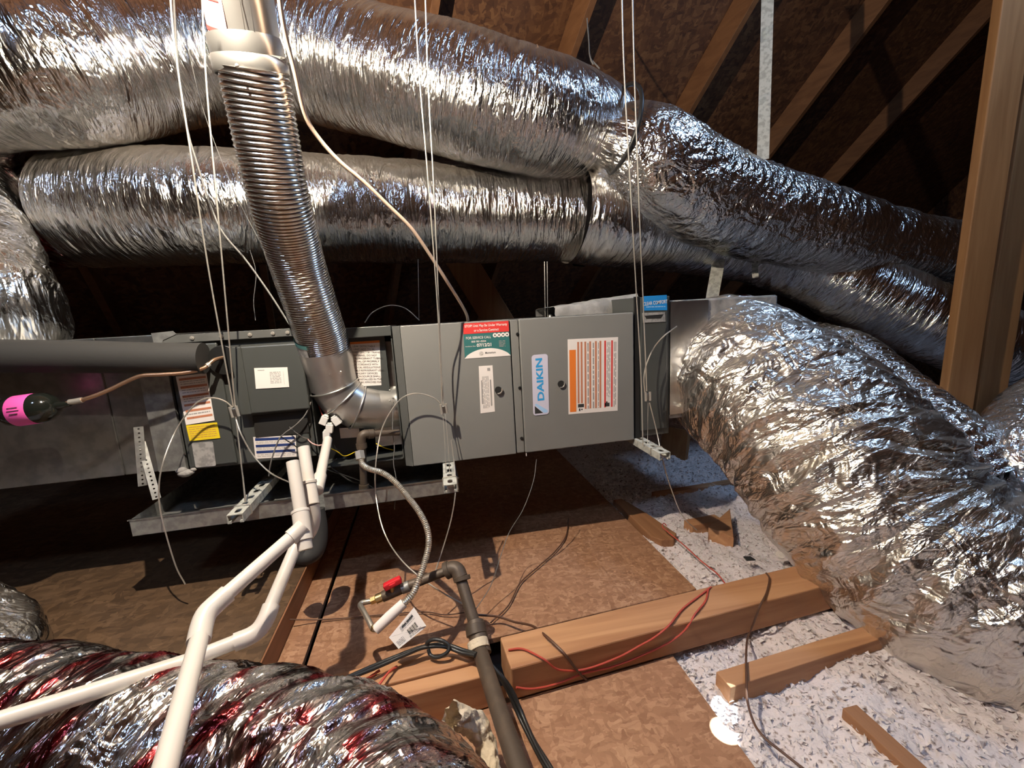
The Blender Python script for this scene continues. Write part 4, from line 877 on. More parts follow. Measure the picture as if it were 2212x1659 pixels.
dr = thing('filter_drier', 'glossy black filter drier canister with a pink label at the left edge', 'canister', a2w(lp(62, 920, -0.10)))
pa, pb = a2w(lp(2, 893, -.10)), a2w(lp(124, 876, -.10)); ax = (pb - pa); Ld = np.linalg.norm(ax); ax /= Ld
prof = [(0.0, 0.012), (0.004, 0.024), (0.020, 0.037), (0.034, 0.040), (Ld - 0.034, 0.040), (Ld - 0.020, 0.037), (Ld - 0.004, 0.024), (Ld, 0.012)]
MB().tube([pa + ax * t for t, r in prof], [r for t, r in prof], 28).build('canister', M['gloss_black'], dr, ID, smooth=True)
MB().tube([pa + ax * (Ld * .30), pa + ax * (Ld * .31), pa + ax * (Ld * .64), pa + ax * (Ld * .65)], [0.0402, 0.0407, 0.0407, 0.0402], 28).build('pink_label', M['pink'], dr, ID, smooth=True, label='bright pink label')
vw = CAM - (pa + pb) / 2; vw = vw - ax * (vw @ ax); vw /= np.linalg.norm(vw); upv = np.cross(vw, ax); upv = upv if upv[2] > 0 else -upv
for k, (w_, o_) in enumerate(((0.022, 0.012), (0.026, 0.002), (0.018, -0.008))):
    c = pa + ax * (Ld * .47) + vw * 0.0412 + upv * o_ * 0.8; MB().beam(c - ax * w_ / 2 * 1, c + ax * w_ / 2, 0.0018, 0.0006, up=vw).build('print', M['ink'], dr, ID)
MB().tube([pb - ax * 0.004, pb + ax * 0.012, pb + ax * 0.03], [0.011, 0.009, 0.0065], 14).build('fitting', M['gloss_black'], dr, ID, smooth=True)
# ---- perforated hanger straps
def perf(pts, wd, label, group=None, hole=0.0026, pitch=0.0125):
    P0, P1 = np.array(pts[0]), np.array(pts[1]); d = P1 - P0; L_ = np.linalg.norm(d); d /= L_; view = CAM - (P0 + P1) / 2; sd = np.cross(d, view); sd /= np.linalg.norm(sd)
    nn = np.cross(sd, d); mb = MB(); n = int(L_ / pitch); a = wd / 2
    for i in range(n):
        c = P0 + d * (i + .5) * pitch; oct_ = [(math.cos(t) * hole, math.sin(t) * hole) for t in np.linspace(0, 2 * math.pi, 8, endpoint=False) + math.pi / 8]
        sq = [(pitch / 2, a * .4), (a * 0 + pitch * .2, a), (-pitch * .2, a), (-pitch / 2, a * .4), (-pitch / 2, -a * .4), (-pitch * .2, -a), (pitch * .2, -a), (pitch / 2, -a * .4)]
        sq = [(pitch / 2, a * .45), (pitch * .2, a), (-pitch * .2, a), (-pitch / 2, a * .45), (-pitch / 2, -a * .45), (-pitch * .2, -a), (pitch * .2, -a), (pitch / 2, -a * .45)]
        sq[1] = (pitch / 2, a); sq[2] = (-pitch / 2, a); sq[5] = (-pitch / 2, -a); sq[6] = (pitch / 2, -a)
        vs = [c + d * x + sd * y for x, y in oct_] + [c + d * x + sd * y for x, y in (sq[0], sq[1], sq[2], sq[3], sq[4], sq[5], sq[6], sq[7])]
        off = nn * 0.001; vs2 = vs + [v + off for v in vs]
        fs = []
        for k in range(8): k2 = (k + 1) % 8; fs += [(k, k2, 8 + k2, 8 + k), (16 + k, 24 + k, 24 + k2, 16 + k2), (k, 16 + k, 16 + k2, k2), (8 + k, 8 + k2, 24 + k2, 24 + k)]
        mb.add(vs2, fs)
    return mb.build('hanger_strap', M['galv_matte'], label=label, cat='strap', group=group)
def pt(px, py, y): return a2w(lp(px, py, y))
perf((pt(299, 922, -.03), pt(309, 1052, -.05)), 0.022, 'perforated steel strap end hanging left of the coil cabinet, the left one')
perf((pt(305, 955, -.02), pt(340, 1082, -.07)), 0.020, 'perforated steel strap slanting down right beside it to the hanging cable')
# wide light straps
def strap(p0, p1, wd, label, m='strap'):
    P0, P1 = np.array(p0), np.array(p1); d = (P1 - P0) / np.linalg.norm(P1 - P0); sd = np.cross(d, CAM - P0); sd /= np.linalg.norm(sd); nn = np.cross(sd, d)
    mb = MB(); n = 14; vs = []
    for i in range(n + 1):
        c = P0 + (P1 - P0) * i / n + nn * 0.002 * math.sin(i * 1.3)
        for s_, o_ in ((-1, 0), (1, 0), (1, 0.0012), (-1, 0.0012)): vs.append(c + sd * wd / 2 * s_ + nn * o_)
    mb.add(vs, [(i * 4 + k, i * 4 + (k + 1) % 4, i * 4 + 4 + (k + 1) % 4, i * 4 + 4 + k) for i in range(n) for k in range(4)])
    return mb.build('duct_hanger', M[m], label=label, cat='strap')
strap(at(1660, -60, 1.85), at(1648, 345, 1.9), 0.048, 'wide grey-white hanging strap holding up the sagging foil duct')
strap(at(1553, 560, 2.25), at(1537, 650, 2.25), 0.062, 'wide pale strap behind the return box, left of the twisted one')
strap(at(1630, 560, 2.25), at(1632, 600, 2.25), 0.03, 'narrow twisted strap right of the wide pale one behind the return box')

# ================================================================== flue: upper pipe, collar, ribbed aluminium hose, galvanised elbow
def dp(px, py, d): return np.array(at(px, py, d))
fl_ = thing('flue_hose', 'ribbed aluminium flue hose rising from the steel elbow to the double-wall pipe', 'flue', dp(715, 790, 1.30))
RV = 0.0735
hose = [dp(548, 150, .92), dp(562, 225, .955), dp(580, 320, 1.0), (dp(604, 430, 1.06)), dp(640, 560, 1.17), dp(672, 660, 1.25), dp(700, 745, 1.33), dp(712, 790, 1.365)]
S, L = spline([tuple(p) for p in hose], 900); L = float(L); n = 900
T = np.gradient(S, axis=0); T /= np.linalg.norm(T, axis=1)[:, None]; N = frames(T); Bn = np.cross(T, N)
nv = 72; th = np.linspace(0, 2 * math.pi, nv, endpoint=False); s_ = np.linspace(0, L, n)
pit = np.interp(s_, [0, L * .25, L * .45, L], [0.0125, 0.0105, 0.0075, 0.0068]); ph = np.cumsum(2 * math.pi / pit * (L / n))
prof = np.abs(np.sin(ph[:, None] / 2 + th[None] * 0.5)) ** 0.6                      # a spiral rib
R0 = np.interp(s_, [0, .15 * L, .6 * L, L], [0.0725, 0.0735, 0.075, 0.078])
dent = 0.0012 * perlin(s_[:, None] * 9 + 0 * th, np.cos(th)[None] * 1.5 + 0 * s_[:, None], np.sin(th)[None] * 1.5 + 0 * s_[:, None]) * 2
rr = R0[:, None] - 0.0032 * prof + dent
V = S[:, None] + rr[..., None] * (np.cos(th)[None, :, None] * N[:, None] + np.sin(th)[None, :, None] * Bn[:, None])
grid_mesh('ribbed_hose', V, np.stack([s_[:, None] + 0 * th, th[None] * RV + 0 * s_[:, None]], -1), M['alu'], fl_)
def ring_on(S, T, i, r, m, name, wd, parent, **kw):
    c = np.array(S[i]); t = T[i]
    return MB().tube([c - t * wd / 2, c - t * wd * .45, c + t * wd * .45, c + t * wd / 2], [r - 0.002, r, r, r - 0.002], 40, False).build(name, m, parent, smooth=True, **kw)
lab = MB(); vs = []
i0, i1 = 742, 838
na, nb = 12, 12
view = CAM - S[790]; va = math.atan2(view @ Bn[790], view @ N[790])
# paper band with teal edges stuck on the hose, on the side away from the elbow
side = np.cross(T[790], view / np.linalg.norm(view)); side = side if side @ (CM.T @ np.array([1., 0, 0])) < 0 else -side
sa = math.atan2(side @ Bn[790], side @ N[790])
def patch(name, i0, i1, a0, a1, m, lift, **kw):
    I = np.linspace(i0, i1, 16).astype(int); Aa = np.linspace(a0, a1, 14)
    V = np.array([[S[i] + (R0[i] + lift) * (math.cos(a) * N[i] + math.sin(a) * Bn[i]) for a in Aa] for i in I])
    return grid_mesh(name, V, np.zeros(V.shape[:2] + (2,)), m, fl_, closed_v=False, **kw)
sg = 1 if ((va - sa + math.pi) % (2 * math.pi) - math.pi) > 0 else -1
patch('paper_band', 775, 868, sa - 0.5 * sg, sa + 0.85 * sg, M['silver'], 0.0012)
patch('teal_tape', 768, 784, sa - 0.5 * sg, sa + 0.9 * sg, M['tealtape'], 0.0018, label='teal tape strip'); patch('teal_tape', 862, 880, sa - 0.5 * sg, sa + 0.9 * sg, M['tealtape'], 0.0018, label='teal tape strip')
el = thing('flue_elbow', 'smooth galvanised elbow joining the ribbed hose to the furnace side', 'flue', dp(760, 880, 1.36))
E_ = [(700, 752, 1.337, .079), (708, 780, 1.357, .0805), (713, 797, 1.368, .0765), (722, 832, 1.39, .076)]
def segtube(rows, name='elbow_section', cap=False, **kw):
    P = [dp(*r[:3]) for r in rows]; return MB().tube(P, [r[3] for r in rows], 44, cap).build(name, M['pipe_galv'], el, smooth=True, **kw)
segtube(E_, 'slip_collar')
arc = [dp(722, 832, 1.39), dp(740, 858, 1.408), dp(772, 878, 1.43), dp(812, 880, 1.458), dp(872, 874, 1.50)]
for k in range(4):
    a, b = arc[k], arc[k + 1]; d = (b - a) / np.linalg.norm(b - a)
    MB().tube([a - d * 0.012, b + d * 0.012], 0.0760 - 0.0004 * k, 44, False).build('elbow_section', M['pipe_galv'], el, smooth=True)
for k, (px, py, d, q) in enumerate(((722, 832, 1.39, None), (740, 858, 1.408, None), (772, 878, 1.43, None))):
    c = dp(px, py, d); prev = ([dp(713, 797, 1.368)] + arc)[k]; nxt = arc[k + 1]; t_ = (nxt - prev); t_ /= np.linalg.norm(t_)
    N_ = frames(np.array([t_]))[0]; B_ = np.cross(t_, N_)
    MB().tube([c + 0.0795 * (math.cos(a) * N_ + math.sin(a) * B_) for a in np.linspace(0, 2 * math.pi, 60)], 0.0028, 8, False).build('raised_seam', M['pipe_galv'], el, smooth=True)
for px, py in ((842, 843), (842, 866), (736, 803), (712, 808)):
    MB().ball(dp(px, py, 1.39 if px > 800 else 1.30), 0.0035, 5).build('screw', M['steel'], el, smooth=True)
up = thing('double_wall_pipe', 'galvanised double-wall flue pipe with a pink label at the top edge', 'flue', dp(540, 130, .93))
def uptube(name, rows, m='pipe_galv', **kw):
    return MB().tube([dp(*r[:3]) for r in rows], [r[3] for r in rows], 48, False).build(name, M[m], up, smooth=True, **kw)
uptube('pipe', [(505, -70, .83, .066), (516, 0, .86, .066), (527, 60, .89, .066), (533, 95, .905, .066)])
uptube('upper_collar', [(528, 82, .90, .0715), (532, 98, .906, .073), (537, 122, .917, .0725), (540, 128, .919, .0705)])
uptube('lower_collar', [(540, 126, .919, .070), (541, 132, .921, .076), (546, 158, .932, .0765), (548, 168, .936, .0735)])
P0, P1 = dp(516, 0, .86), dp(531, 88, .903); ax_ = (P1 - P0) / np.linalg.norm(P1 - P0); Np = frames(np.array([ax_]))[0]; Bp_ = np.cross(ax_, Np)
vw_ = CAM - P0; base_a = math.atan2(vw_ @ Bp_, vw_ @ Np); lft = np.cross(ax_, vw_ / np.linalg.norm(vw_)); lft = lft if lft @ (CM.T @ np.array([1., 0, 0])) < 0 else -lft
la = math.atan2(lft @ Bp_, lft @ Np); sg2 = 1 if ((base_a - la + math.pi) % (2 * math.pi) - math.pi) > 0 else -1
def ppatch(name, t0, t1, a0, a1, m, lift, r=.066, **kw):
    V = np.array([[P0 + (P1 - P0) * t + (r + lift) * (math.cos(a) * Np + math.sin(a) * Bp_) for a in np.linspace(a0, a1, 14)] for t in np.linspace(t0, t1, 6)])
    return grid_mesh(name, V, np.zeros(V.shape[:2] + (2,)), m, up, closed_v=False, **kw)
ppatch('pink_label', -0.3, 0.94, la - 0.2 * sg2, la + 1.1 * sg2, M['palepink'], 0.0008)
ppatch('red_line', 0.74, 0.85, la - 0.2 * sg2, la + 1.1 * sg2, M['redl'], 0.0014)
ppatch('red_line', 0.06, 0.10, la + 0.2 * sg2, la + 1.0 * sg2, M['redl'], 0.0014)
for a in (1.6, 1.85): ppatch('seam', -0.5, 1.0, la + a * sg2 - 0.012, la + a * sg2 + 0.012, M['galv'], 0.0012)
MB().ball(dp(512, 142, .85), 0.004, 5).build('screw', M['steel'], up, smooth=True)
# black chain-like wire and thin wire behind the hose
def pw(rows): return [tuple(dp(*r)) for r in rows]
cable('dark beaded wire hanging between the leftmost cables and the flue hose', pw([(372, -60, 1.2), (385, 150, 1.22), (405, 280, 1.25), (425, 350, 1.27), (450, 430, 1.3), (480, 500, 1.32), (530, 560, 1.33), (580, 630, 1.34), (625, 700, 1.35)]), 0.0028, 'greywire', cat='wire', name='hanging_wire')
cable('hair-thin wire slanting behind the flue hose over the lower foil duct', pw([(405, 100, 1.3), (440, 240, 1.32), (500, 400, 1.36), (560, 520, 1.4)]), 0.001, 'greywire', cat='wire', name='hanging_wire')
cable('thin dark wire dangling below the lower foil duct left of the flue hose', pw([(540, 540, 1.6), (553, 590, 1.62), (548, 650, 1.62), (552, 692, 1.62)]), 0.0012, 'greywire', cat='wire', name='hanging_wire')
# beige cable
cable('beige plastic cable curving down from the top edge to the furnace top', pw([(598, -60, .80), (607, 20, .84), (620, 90, .88), (638, 160, .92), (660, 250, .98), (690, 300, 1.02), (735, 350, 1.06), (785, 392, 1.1), (840, 445, 1.15), (890, 495, 1.2), (935, 560, 1.27), (970, 615, 1.34), (995, 655, 1.42), (1008, 680, 1.5), (1012, 700, 1.62)]), 0.0052, 'beige', cat='cable', name='beige_cable', seg=10, n=90)
# screw hook on the upper duct
cable('small wire hook holding the upper foil duct just left of its joint', pw([(1160, 96, 1.55), (1166, 110, 1.55), (1164, 126, 1.56), (1170, 134, 1.56)]), 0.0014, 'copper', cat='hook', name='wire_hook')
cable('knotted wire tie rising from the duct joint to the roof', pw([(1268, 40, 1.85), (1272, 90, 1.8), (1274, 120, 1.74), (1282, 140, 1.72), (1276, 128, 1.74), (1295, 148, 1.7)]), 0.003, 'greywire', cat='wire', name='wire_tie')

# ================================================================== white condensate pipes
PV = 0.0137
def pipe(parent, rows, name='pipe', r=PV, m='pvc', cap=True, seg=24, **kw):
    return MB().tube(pw(rows), r, seg, cap).build(name, M[m], parent, smooth=True, **kw)
def sleeve(parent, a, b, r=0.0212, name='coupling', seg=28, m='pvc', **kw):
    a, b = np.array(a), np.array(b); d = (b - a); L_ = np.linalg.norm(d); d /= L_
    return MB().tube([a, a + d * 0.001, b - d * 0.001, b], [r - 0.0015, r, r, r - 0.0015], seg).build(name, M[m], parent, smooth=True, **kw)
def bend(parent, rows, r=0.0208, name='elbow', m='pvc'):
    S_, L_ = spline(pw(rows), 22); return MB().tube(S_, r, 26).build(name, M[m], parent, smooth=True)
pc = thing('condensate_pipe', 'nearer white drain pipe with open stub, tee and elbow, running to the bottom edge', 'pipe', dp(655, 1190, 1.06))
# open stub, hollow at the top
top, bot = dp(632, 997, .955), dp(650, 1108, .92); d_ = (bot - top) / np.linalg.norm(bot - top)
def hollow(parent, a, b, r, ri, depth, name):
    a, b = np.array(a), np.array(b); d = (b - a) / np.linalg.norm(b - a); N_ = frames(np.array([d]))[0]; B_ = np.cross(d, N_); n = 26; vs = []
    for i in range(n):
        q = math.cos(2 * math.pi * i / n) * N_ + math.sin(2 * math.pi * i / n) * B_
        vs += [b + q * r, a + q * r, a + q * ri, a + d * depth + q * ri]
    fs = [(i * 4 + k, i * 4 + k + 1, ((i + 1) % n) * 4 + k + 1, ((i + 1) % n) * 4 + k) for i in range(n) for k in range(3)] + [tuple(i * 4 + 3 for i in range(n)), tuple(i * 4 for i in range(n))]
    return MB().add(vs, fs).build(name, M['pvc'], parent, smooth=True)
hollow(pc, top, bot, PV, 0.0108, 0.08, 'open_stub')
sleeve(pc, dp(649, 1105, .922), dp(657, 1168, .90), 0.0178, 'tee'); bend(pc, [(656, 1136, .905), (642, 1150, .895), (628, 1162, .885)], 0.0176, 'tee_branch'); sleeve(pc, dp(648.5, 1102, .924), dp(649.5, 1109, .921), 0.0192, 'tee_rim')
sleeve(pc, dp(657, 1166, .901), dp(660, 1188, .895), 0.0152, 'end_cap')
pipe(pc, [(632, 1158, .888), (480, 1292, .752)]); bend(pc, [(492, 1282, .76), (466, 1305, .742), (446, 1326, .725), (436, 1352, .708), (429, 1386, .685)], 0.0172)
pipe(pc, [(433, 1370, .695), (340, 1720, .46)])
pd = thing('condensate_pipe', 'farther white drain pipe with an open stub, bending low and leaving at the left edge', 'pipe', dp(670, 1090, 1.2))
top, bot = dp(656, 966, 1.03), dp(668, 1048, 1.00)
hollow(pd, top, bot, PV, 0.0108, 0.08, 'open_stub'); sleeve(pd, dp(666, 1042, 1.0), dp(674, 1092, .98), 0.0172); sleeve(pd, dp(665.5, 1039, 1.0), dp(666.5, 1046, .998), 0.0187, 'coupling_rim')
pipe(pd, [(708, 950, 1.34), (688, 1048, 1.12)], 'inlet_pipe'); sleeve(pd, dp(692, 1028, 1.16), dp(684, 1060, 1.1), 0.0168)
pipe(pd, [(640, 1178, .97), (577, 1328, .87)]); bend(pd, [(586, 1308, .883), (576, 1334, .866), (561, 1358, .852), (540, 1374, .84), (506, 1388, .825)], 0.0172)
pipe(pd, [(520, 1382, .832), (400, 1430, .775), (200, 1494, .69), (-80, 1582, .60)])
bend(pd, [(673, 1088, .982), (677, 1120, .985), (668, 1150, .985), (640, 1178, .975)], 0.0160, 'trap_bend')
tr = [dp(683, 1100, 1.25), dp(690, 1150, 1.25), dp(682, 1190, 1.24), dp(655, 1202, 1.23), dp(640, 1178, 1.23)]  # shadow of the white trap, put in as a black tube
wire('trap_shadow', [tuple(p) for p in tr], 0.024, M['foam'], label='black tube standing in for the trap shadow under the drain pan behind the white tee', cat='shadow', seg=16)

# ================================================================== gas piping
gp_ = thing('gas_pipe', 'black iron gas pipe rising off the floor, with an elbow and a red-levered valve', 'pipe', dp(1040, 1400, 1.05))
pipe(gp_, [(1180, 1800, .62), (1130, 1690, .70), (1075, 1525, .87), (1035, 1400, 1.04)], 'floor_pipe', 0.0185, 'iron')
sleeve(gp_, dp(1042, 1415, 1.03), dp(1026, 1345, 1.09), 0.0235, 'coupling', m='iron')
sleeve(gp_, dp(1030, 1372, 1.065), dp(1026, 1350, 1.08), 0.0262, 'coupling', m='iron')
pipe(gp_, [(1026, 1350, 1.09), (992, 1240, 1.16)], 'riser', 0.0155, 'iron')
bend(gp_, [(995, 1248, 1.155), (988, 1232, 1.165), (976, 1228, 1.17), (962, 1234, 1.17)], 0.0205, 'elbow', 'iron')
sleeve(gp_, dp(972, 1229, 1.17), dp(962, 1234, 1.17), 0.0235, 'elbow_rim', m='iron'); sleeve(gp_, dp(997, 1245, 1.155), dp(999, 1255, 1.15), 0.0235, 'elbow_rim', m='iron')
pipe(gp_, [(968, 1232, 1.17), (880, 1266, 1.14)], 'branch_pipe', 0.0125, 'iron')
vlv = thing('gas_valve', 'small brass gas valve with a red lever on the black branch pipe', 'valve', dp(848, 1280, 1.13))
sleeve(vlv, dp(885, 1265, 1.14), dp(868, 1272, 1.137), 0.0150, 'union_nut', 8, 'galv_matte', label='pale hexagonal nut')
sleeve(vlv, dp(868, 1271, 1.137), dp(826, 1289, 1.125), 0.0145, 'valve_body', 8, 'iron'); sleeve(vlv, dp(828, 1288, 1.125), dp(812, 1295, 1.12), 0.0125, 'valve_end', 10, 'brass')
sleeve(vlv, dp(812, 1294, 1.118), dp(801, 1299, 1.115), 0.0105, 'flare_nut', 6, 'brass')
MB().cyl(dp(848, 1279, 1.125), dp(847, 1266, 1.12), 0.006, 10).build('stem', M['brass'], vlv, smooth=True)
c = dp(848, 1260, 1.118); u1 = dp(868, 1248, 1.12) - dp(830, 1267, 1.11); u1 /= np.linalg.norm(u1)
MB().beam(c - u1 * 0.024, c + u1 * 0.024, 0.019, 0.018).build('lever', M['redplastic'], vlv, bevel=0.004)
MB().beam(c - u1 * 0.009, c + u1 * 0.009, 0.024, 0.011).build('lever_hub', M['redplastic'], vlv, bevel=0.003)
# inlet at the furnace
gi = thing('gas_inlet', 'black iron tee and drip leg at the furnace gas inlet under the flue elbow', 'pipe', a2w(lp(783, 1055, -.04)))
def ap(px, py, y): return a2w(lp(px, py, y))
def tub(parent, pts, r, name, m='iron', seg=16): return MB().tube(pts, r, seg).build(name, M[m], parent, smooth=True)
tub(gi, [ap(862, 934, .0), ap(800, 937, -.03)], 0.0105, 'nipple'); tub(gi, [ap(806, 937, -.028), ap(795, 938, -.035)], 0.0155, 'elbow_rim')
tub(gi, spline([tuple(ap(800, 937, -.03)), tuple(ap(785, 939, -.038)), tuple(ap(780, 950, -.04)), tuple(ap(781, 962, -.04))], 14)[0], 0.0145, 'elbow')
tub(gi, [ap(780, 957, -.04), ap(782, 968, -.04)], 0.017, 'elbow_rim'); tub(gi, [ap(781, 962, -.04), ap(783, 1000, -.03)], 0.013, 'tee')
tub(gi, [ap(783, 985, -.02), ap(786, 1052, -.01)], 0.0115, 'drip_leg'); tub(gi, [ap(786, 1046, -.01), ap(787, 1064, -.01)], 0.0165, 'end_cap')
fx_ = thing('gas_connector', 'pale corrugated flexible gas connector hanging from the furnace inlet to the valve', 'gas hose', dp(920, 1200, 1.15))
sleeve(fx_, dp(776, 975, 1.30), dp(779, 993, 1.29), 0.0150, 'flare_nut', 6, 'flexline')
FX = [tuple(dp(*r)) for r in ((779, 990, 1.29), (783, 1003, 1.28), (798, 1013, 1.27), (825, 1021, 1.26), (852, 1040, 1.25), (880, 1072, 1.23), (905, 1105, 1.20), (922, 1140, 1.17), (926, 1175, 1.15), (918, 1212, 1.12), (905, 1250, 1.09), (893, 1280, 1.07), (878, 1298, 1.06), (868, 1306, 1.055))]
S2, L2 = spline(FX, 520); sl_ = np.linspace(0, L2, 520); MB().tube(S2, 0.0082 + 0.0009 * np.cos(sl_ * 2 * math.pi / 0.0050), 14).build('corrugated_tube', M['flexline'], fx_, smooth=True)
MB().tube(pw([(872, 1303, 1.056), (840, 1333, 1.04), (812, 1360, 1.03)]), [0.0125, 0.0135, 0.0125], 14).build('paper_sleeve', M['white'], fx_, smooth=True, label='white paper sleeve')
wire('bent_tube', pw([(815, 1356, 1.028), (806, 1358, 1.03), (796, 1340, 1.05), (784, 1318, 1.08), (778, 1308, 1.1), (782, 1302, 1.11), (793, 1300, 1.115), (803, 1298, 1.118)]), 0.0068, M['flexline'], fx_, 12, 50)
sleeve(fx_, dp(810, 1352, 1.03), dp(806, 1362, 1.03), 0.0085, 'flare_nut', 8, 'brass')
tg = [dp(894, 1312, 1.055), dp(921, 1352, 1.045), dp(918, 1356, 1.045), dp(861, 1402, 1.0), dp(840, 1377, 1.005)]
tgo = thing('paper_tag', 'white printed cardboard tag with a barcode hanging from the gas connector', 'tag', dp(880, 1360, 1.02))
nrm = np.cross(tg[1] - tg[0], tg[3] - tg[0]); nrm /= np.linalg.norm(nrm); nrm = nrm if nrm @ (CAM - tg[0]) > 0 else -nrm
MB().prism(tg, nrm * 0.0006).build('card', M['white'], tgo)
QT = Quad(None, 0, ID, [tg[4] + nrm * 0.0006, tg[0] + nrm * 0.0006, tg[1] + nrm * 0.0006, tg[3] + nrm * 0.0006]); QT.n = nrm
QT.rects('print', textlines(0.1, 0.4, 4, 0.35, 0.85, 0.35, 3), M['inkgrey'], tgo, lift=0.0003)
QT.rects('print', [(0.42, 0.16, 0.58, 0.24), (0.6, 0.16, 0.84, 0.24)], M['ink'], tgo, lift=0.001)
QT.rects('barcode', [(0.48 + i * 0.03, 0.50, 0.48 + i * 0.03 + (0.012 if i % 3 else 0.02), 0.78) for i in range(11)], M['ink'], tgo, lift=0.0003)
QT.rects('print', textlines(0.55, 0.9, 4, 0.06, 0.3, 0.35, 8) + textlines(0.82, 0.92, 1, 0.45, 0.85, 0.4, 8), M['inkgrey'], tgo, lift=0.0003)
# black cables over the beam
def onf(px, py):
    r = ray(px, py); p = fl(0, -0.005); return CAM + r * (((p - CAM) @ ey) / (r @ ey))
def fw(rows): return [tuple(onf(r[0], r[1]) if r[2] == 'f' else onz(r[0], r[1], r[2])) for r in rows]
def bundle(label, rows, r, offs, m='blackwire', name='power_cable'):
    t = thing(name, label, 'cable', np.array(onz(*rows[len(rows) // 2])))
    base = np.array(fw(rows)); 
    for k, (ox, oz) in enumerate(offs):
        T_ = np.gradient(base, axis=0); sd = np.cross(T_, [0, 0, 1]); sd /= np.linalg.norm(sd, axis=1)[:, None] + 1e-9
        wv = np.array([math.sin(i * 1.7 + k * 2) * 0.0015 for i in range(len(base))])
        wire('strand', (base + sd * (ox + wv[:, None]) + np.array([0, 0, oz])).tolist(), r, M[m], t, 10, 70)
    return t
bundle('black cable run from the red-tinted duct over the beam to the gas pipe', [(660, 1512, .14), (700, 1488, .14), (750, 1464, .13), (810, 1438, .12), (870, 1412, .12), (915, 1396, .12), (960, 1393, .12), (1000, 1405, .115), (1030, 1412, .12)], 0.0045, [(0, 0), (0.008, 0.002)])
wire('power_cable', fw([(925, 1402, .12), (930, 1415, .11), (945, 1420, .11), (965, 1410, .12), (970, 1396, .13), (955, 1384, .14), (935, 1382, .14), (922, 1390, .13), (930, 1398, .12)]), 0.0045, M['blackwire'], label='black cable loop knotted over the beam left of the gas pipe', cat='cable')
bundle('dark twin cable running beside the gas pipe to the bottom edge', [(1035, 1418, .11), (1058, 1438, .10), (1085, 1468, .08), (1105, 1500, .05), (1125, 1545, .02), (1150, 1600, .01), (1178, 1650, .01), (1220, 1720, .01)], 0.0042, [(-0.005, 0), (0.004, 0), (0.0, 0.006)], 'blackwire', 'twin_cable')
def fwire(label, rows, r, m, name='floor_wire'): return wire(name, fw(rows), r, M[m], label=label, cat='wire', seg=7)
fwire('long dark wire hooked over the beam and snaking down across the loose fill', [(1655, 1238, .094), (1662, 1250, .094), (1656, 1280, .093), (1640, 1312, .093), (1628, 1345, 'f'), (1616, 1375, 'f'), (1612, 1405, .03), (1612, 1460, .04), (1614, 1510, .04), (1628, 1560, .03), (1650, 1592, .03), (1690, 1625, .025), (1760, 1680, .02)], 0.0028, 'brownwire')
fwire('thin reddish wire curled over the loose fill beside the round-ended board', [(1440, 1136, .05), (1434, 1130, .06), (1431, 1138, .06), (1442, 1148, .05), (1478, 1178, .04), (1515, 1212, .03), (1548, 1238, .03), (1568, 1262, .03)], 0.0022, 'redwire')
fwire('upper red wire bowed along the front of the beam', [(1536, 1268, .092), (1515, 1284, .092), (1475, 1315, .093), (1446, 1350, .094), (1415, 1376, 'f'), (1380, 1396, 'f'), (1340, 1418, 'f'), (1290, 1438, 'f'), (1250, 1448, 'f'), (1205, 1446, 'f'), (1175, 1424, .093), (1130, 1402, .093), (1098, 1404, .092)], 0.0026, 'redwire')
fwire('lower red wire bowed along the front of the beam', [(1530, 1272, .092), (1524, 1298, .092), (1502, 1326, .093), (1482, 1358, 'f'), (1450, 1385, 'f'), (1400, 1410, 'f'), (1330, 1438, 'f'), (1260, 1455, 'f'), (1200, 1478, 'f'), (1150, 1488, 'f'), (1115, 1485, 'f')], 0.0026, 'redwire')
fwire('red wire end crossing the laminated beam beside the red-tinted duct, left one', [(745, 1505, .10), (770, 1480, .105), (800, 1462, .10), (820, 1448, .10)], 0.003, 'redwire')
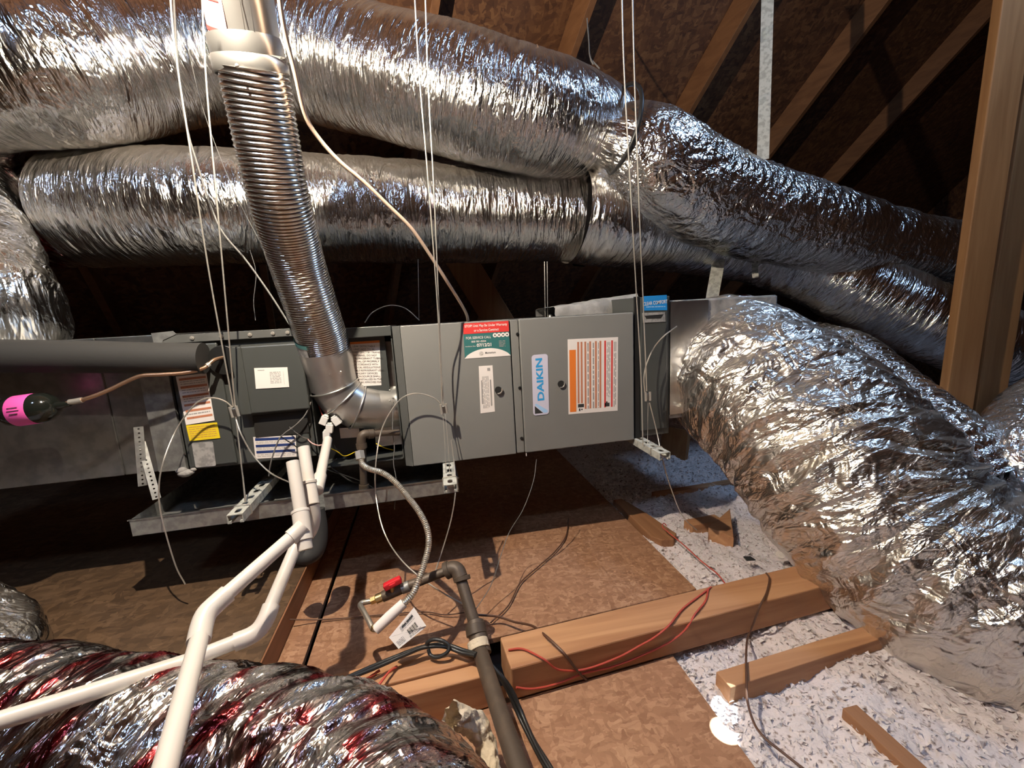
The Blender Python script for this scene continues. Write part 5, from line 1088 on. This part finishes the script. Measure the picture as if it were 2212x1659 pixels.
fwire('red wire end crossing the laminated beam beside the red-tinted duct, right one', [(795, 1505, .10), (818, 1480, .11), (840, 1452, .11), (857, 1440, .10)], 0.003, 'redwire')
fwire('brown wire running from the gas pipe coupling right and over the beam', [(1030, 1328, .05), (1075, 1332, .03), (1110, 1343, .03), (1150, 1352, .05), (1180, 1375, .094), (1215, 1408, .094), (1232, 1430, 'f'), (1250, 1452, 'f'), (1266, 1468, 'f')], 0.0034, 'brownwire')
fwire('thin brown wire curving over the floor sheet up to the shadow line', [(1060, 1345, .01), (1098, 1308, .01), (1125, 1258, .01), (1165, 1222, .01), (1200, 1190, .01), (1222, 1158, .01), (1228, 1120, .01)], 0.0022, 'brownwire')
fwire('thin brown wire lying left from the gas pipe behind the tag', [(560, 1336, .06), (700, 1338, .01), (900, 1322, .01), (960, 1328, .01), (1010, 1322, .02)], 0.002, 'brownwire')
# tie and wool
tp_ = dp(1034, 1392, 1.045); sleeve(gp_, dp(1036, 1404, 1.035), dp(1031, 1384, 1.05), 0.0265, 'tape_wrap', m='wool')
W_ = [Vector(q[:3]) for q in Ip]; n1 = 70
wl = [(onz(975, 1550, .16)), (onz(1012, 1556, .12)), (onz(1042, 1590, .08)), (onz(1055, 1640, .06)), (onz(1062, 1720, .05))]
S3, L3 = spline([tuple(q) for q in wl], n1); T3 = np.gradient(S3, axis=0); T3 /= np.linalg.norm(T3, axis=1)[:, None]; N3 = frames(T3); B3 = np.cross(T3, N3); th3 = np.linspace(0, 2 * math.pi, 48, endpoint=False)
cc, ss = np.cos(th3)[None] + 0 * S3[:, :1], np.sin(th3)[None] + 0 * S3[:, :1]; uu = np.linspace(0, L3, n1)[:, None] + 0 * th3[None]
r3 = 0.022 + 0.012 * perlin(uu * 22, cc * 1.5, ss * 1.5) + 0.010 * perlin(uu * 60, cc * 3, ss * 3 + 4)
grid_mesh('insulation_wool', S3[:, None] + r3[..., None] * (cc[..., None] * N3[:, None] + ss[..., None] * B3[:, None]), np.stack([uu, ss], -1), M['wool'], label='cream fluffy insulation edge around the end of the red-tinted duct', cat='insulation', kind='stuff')
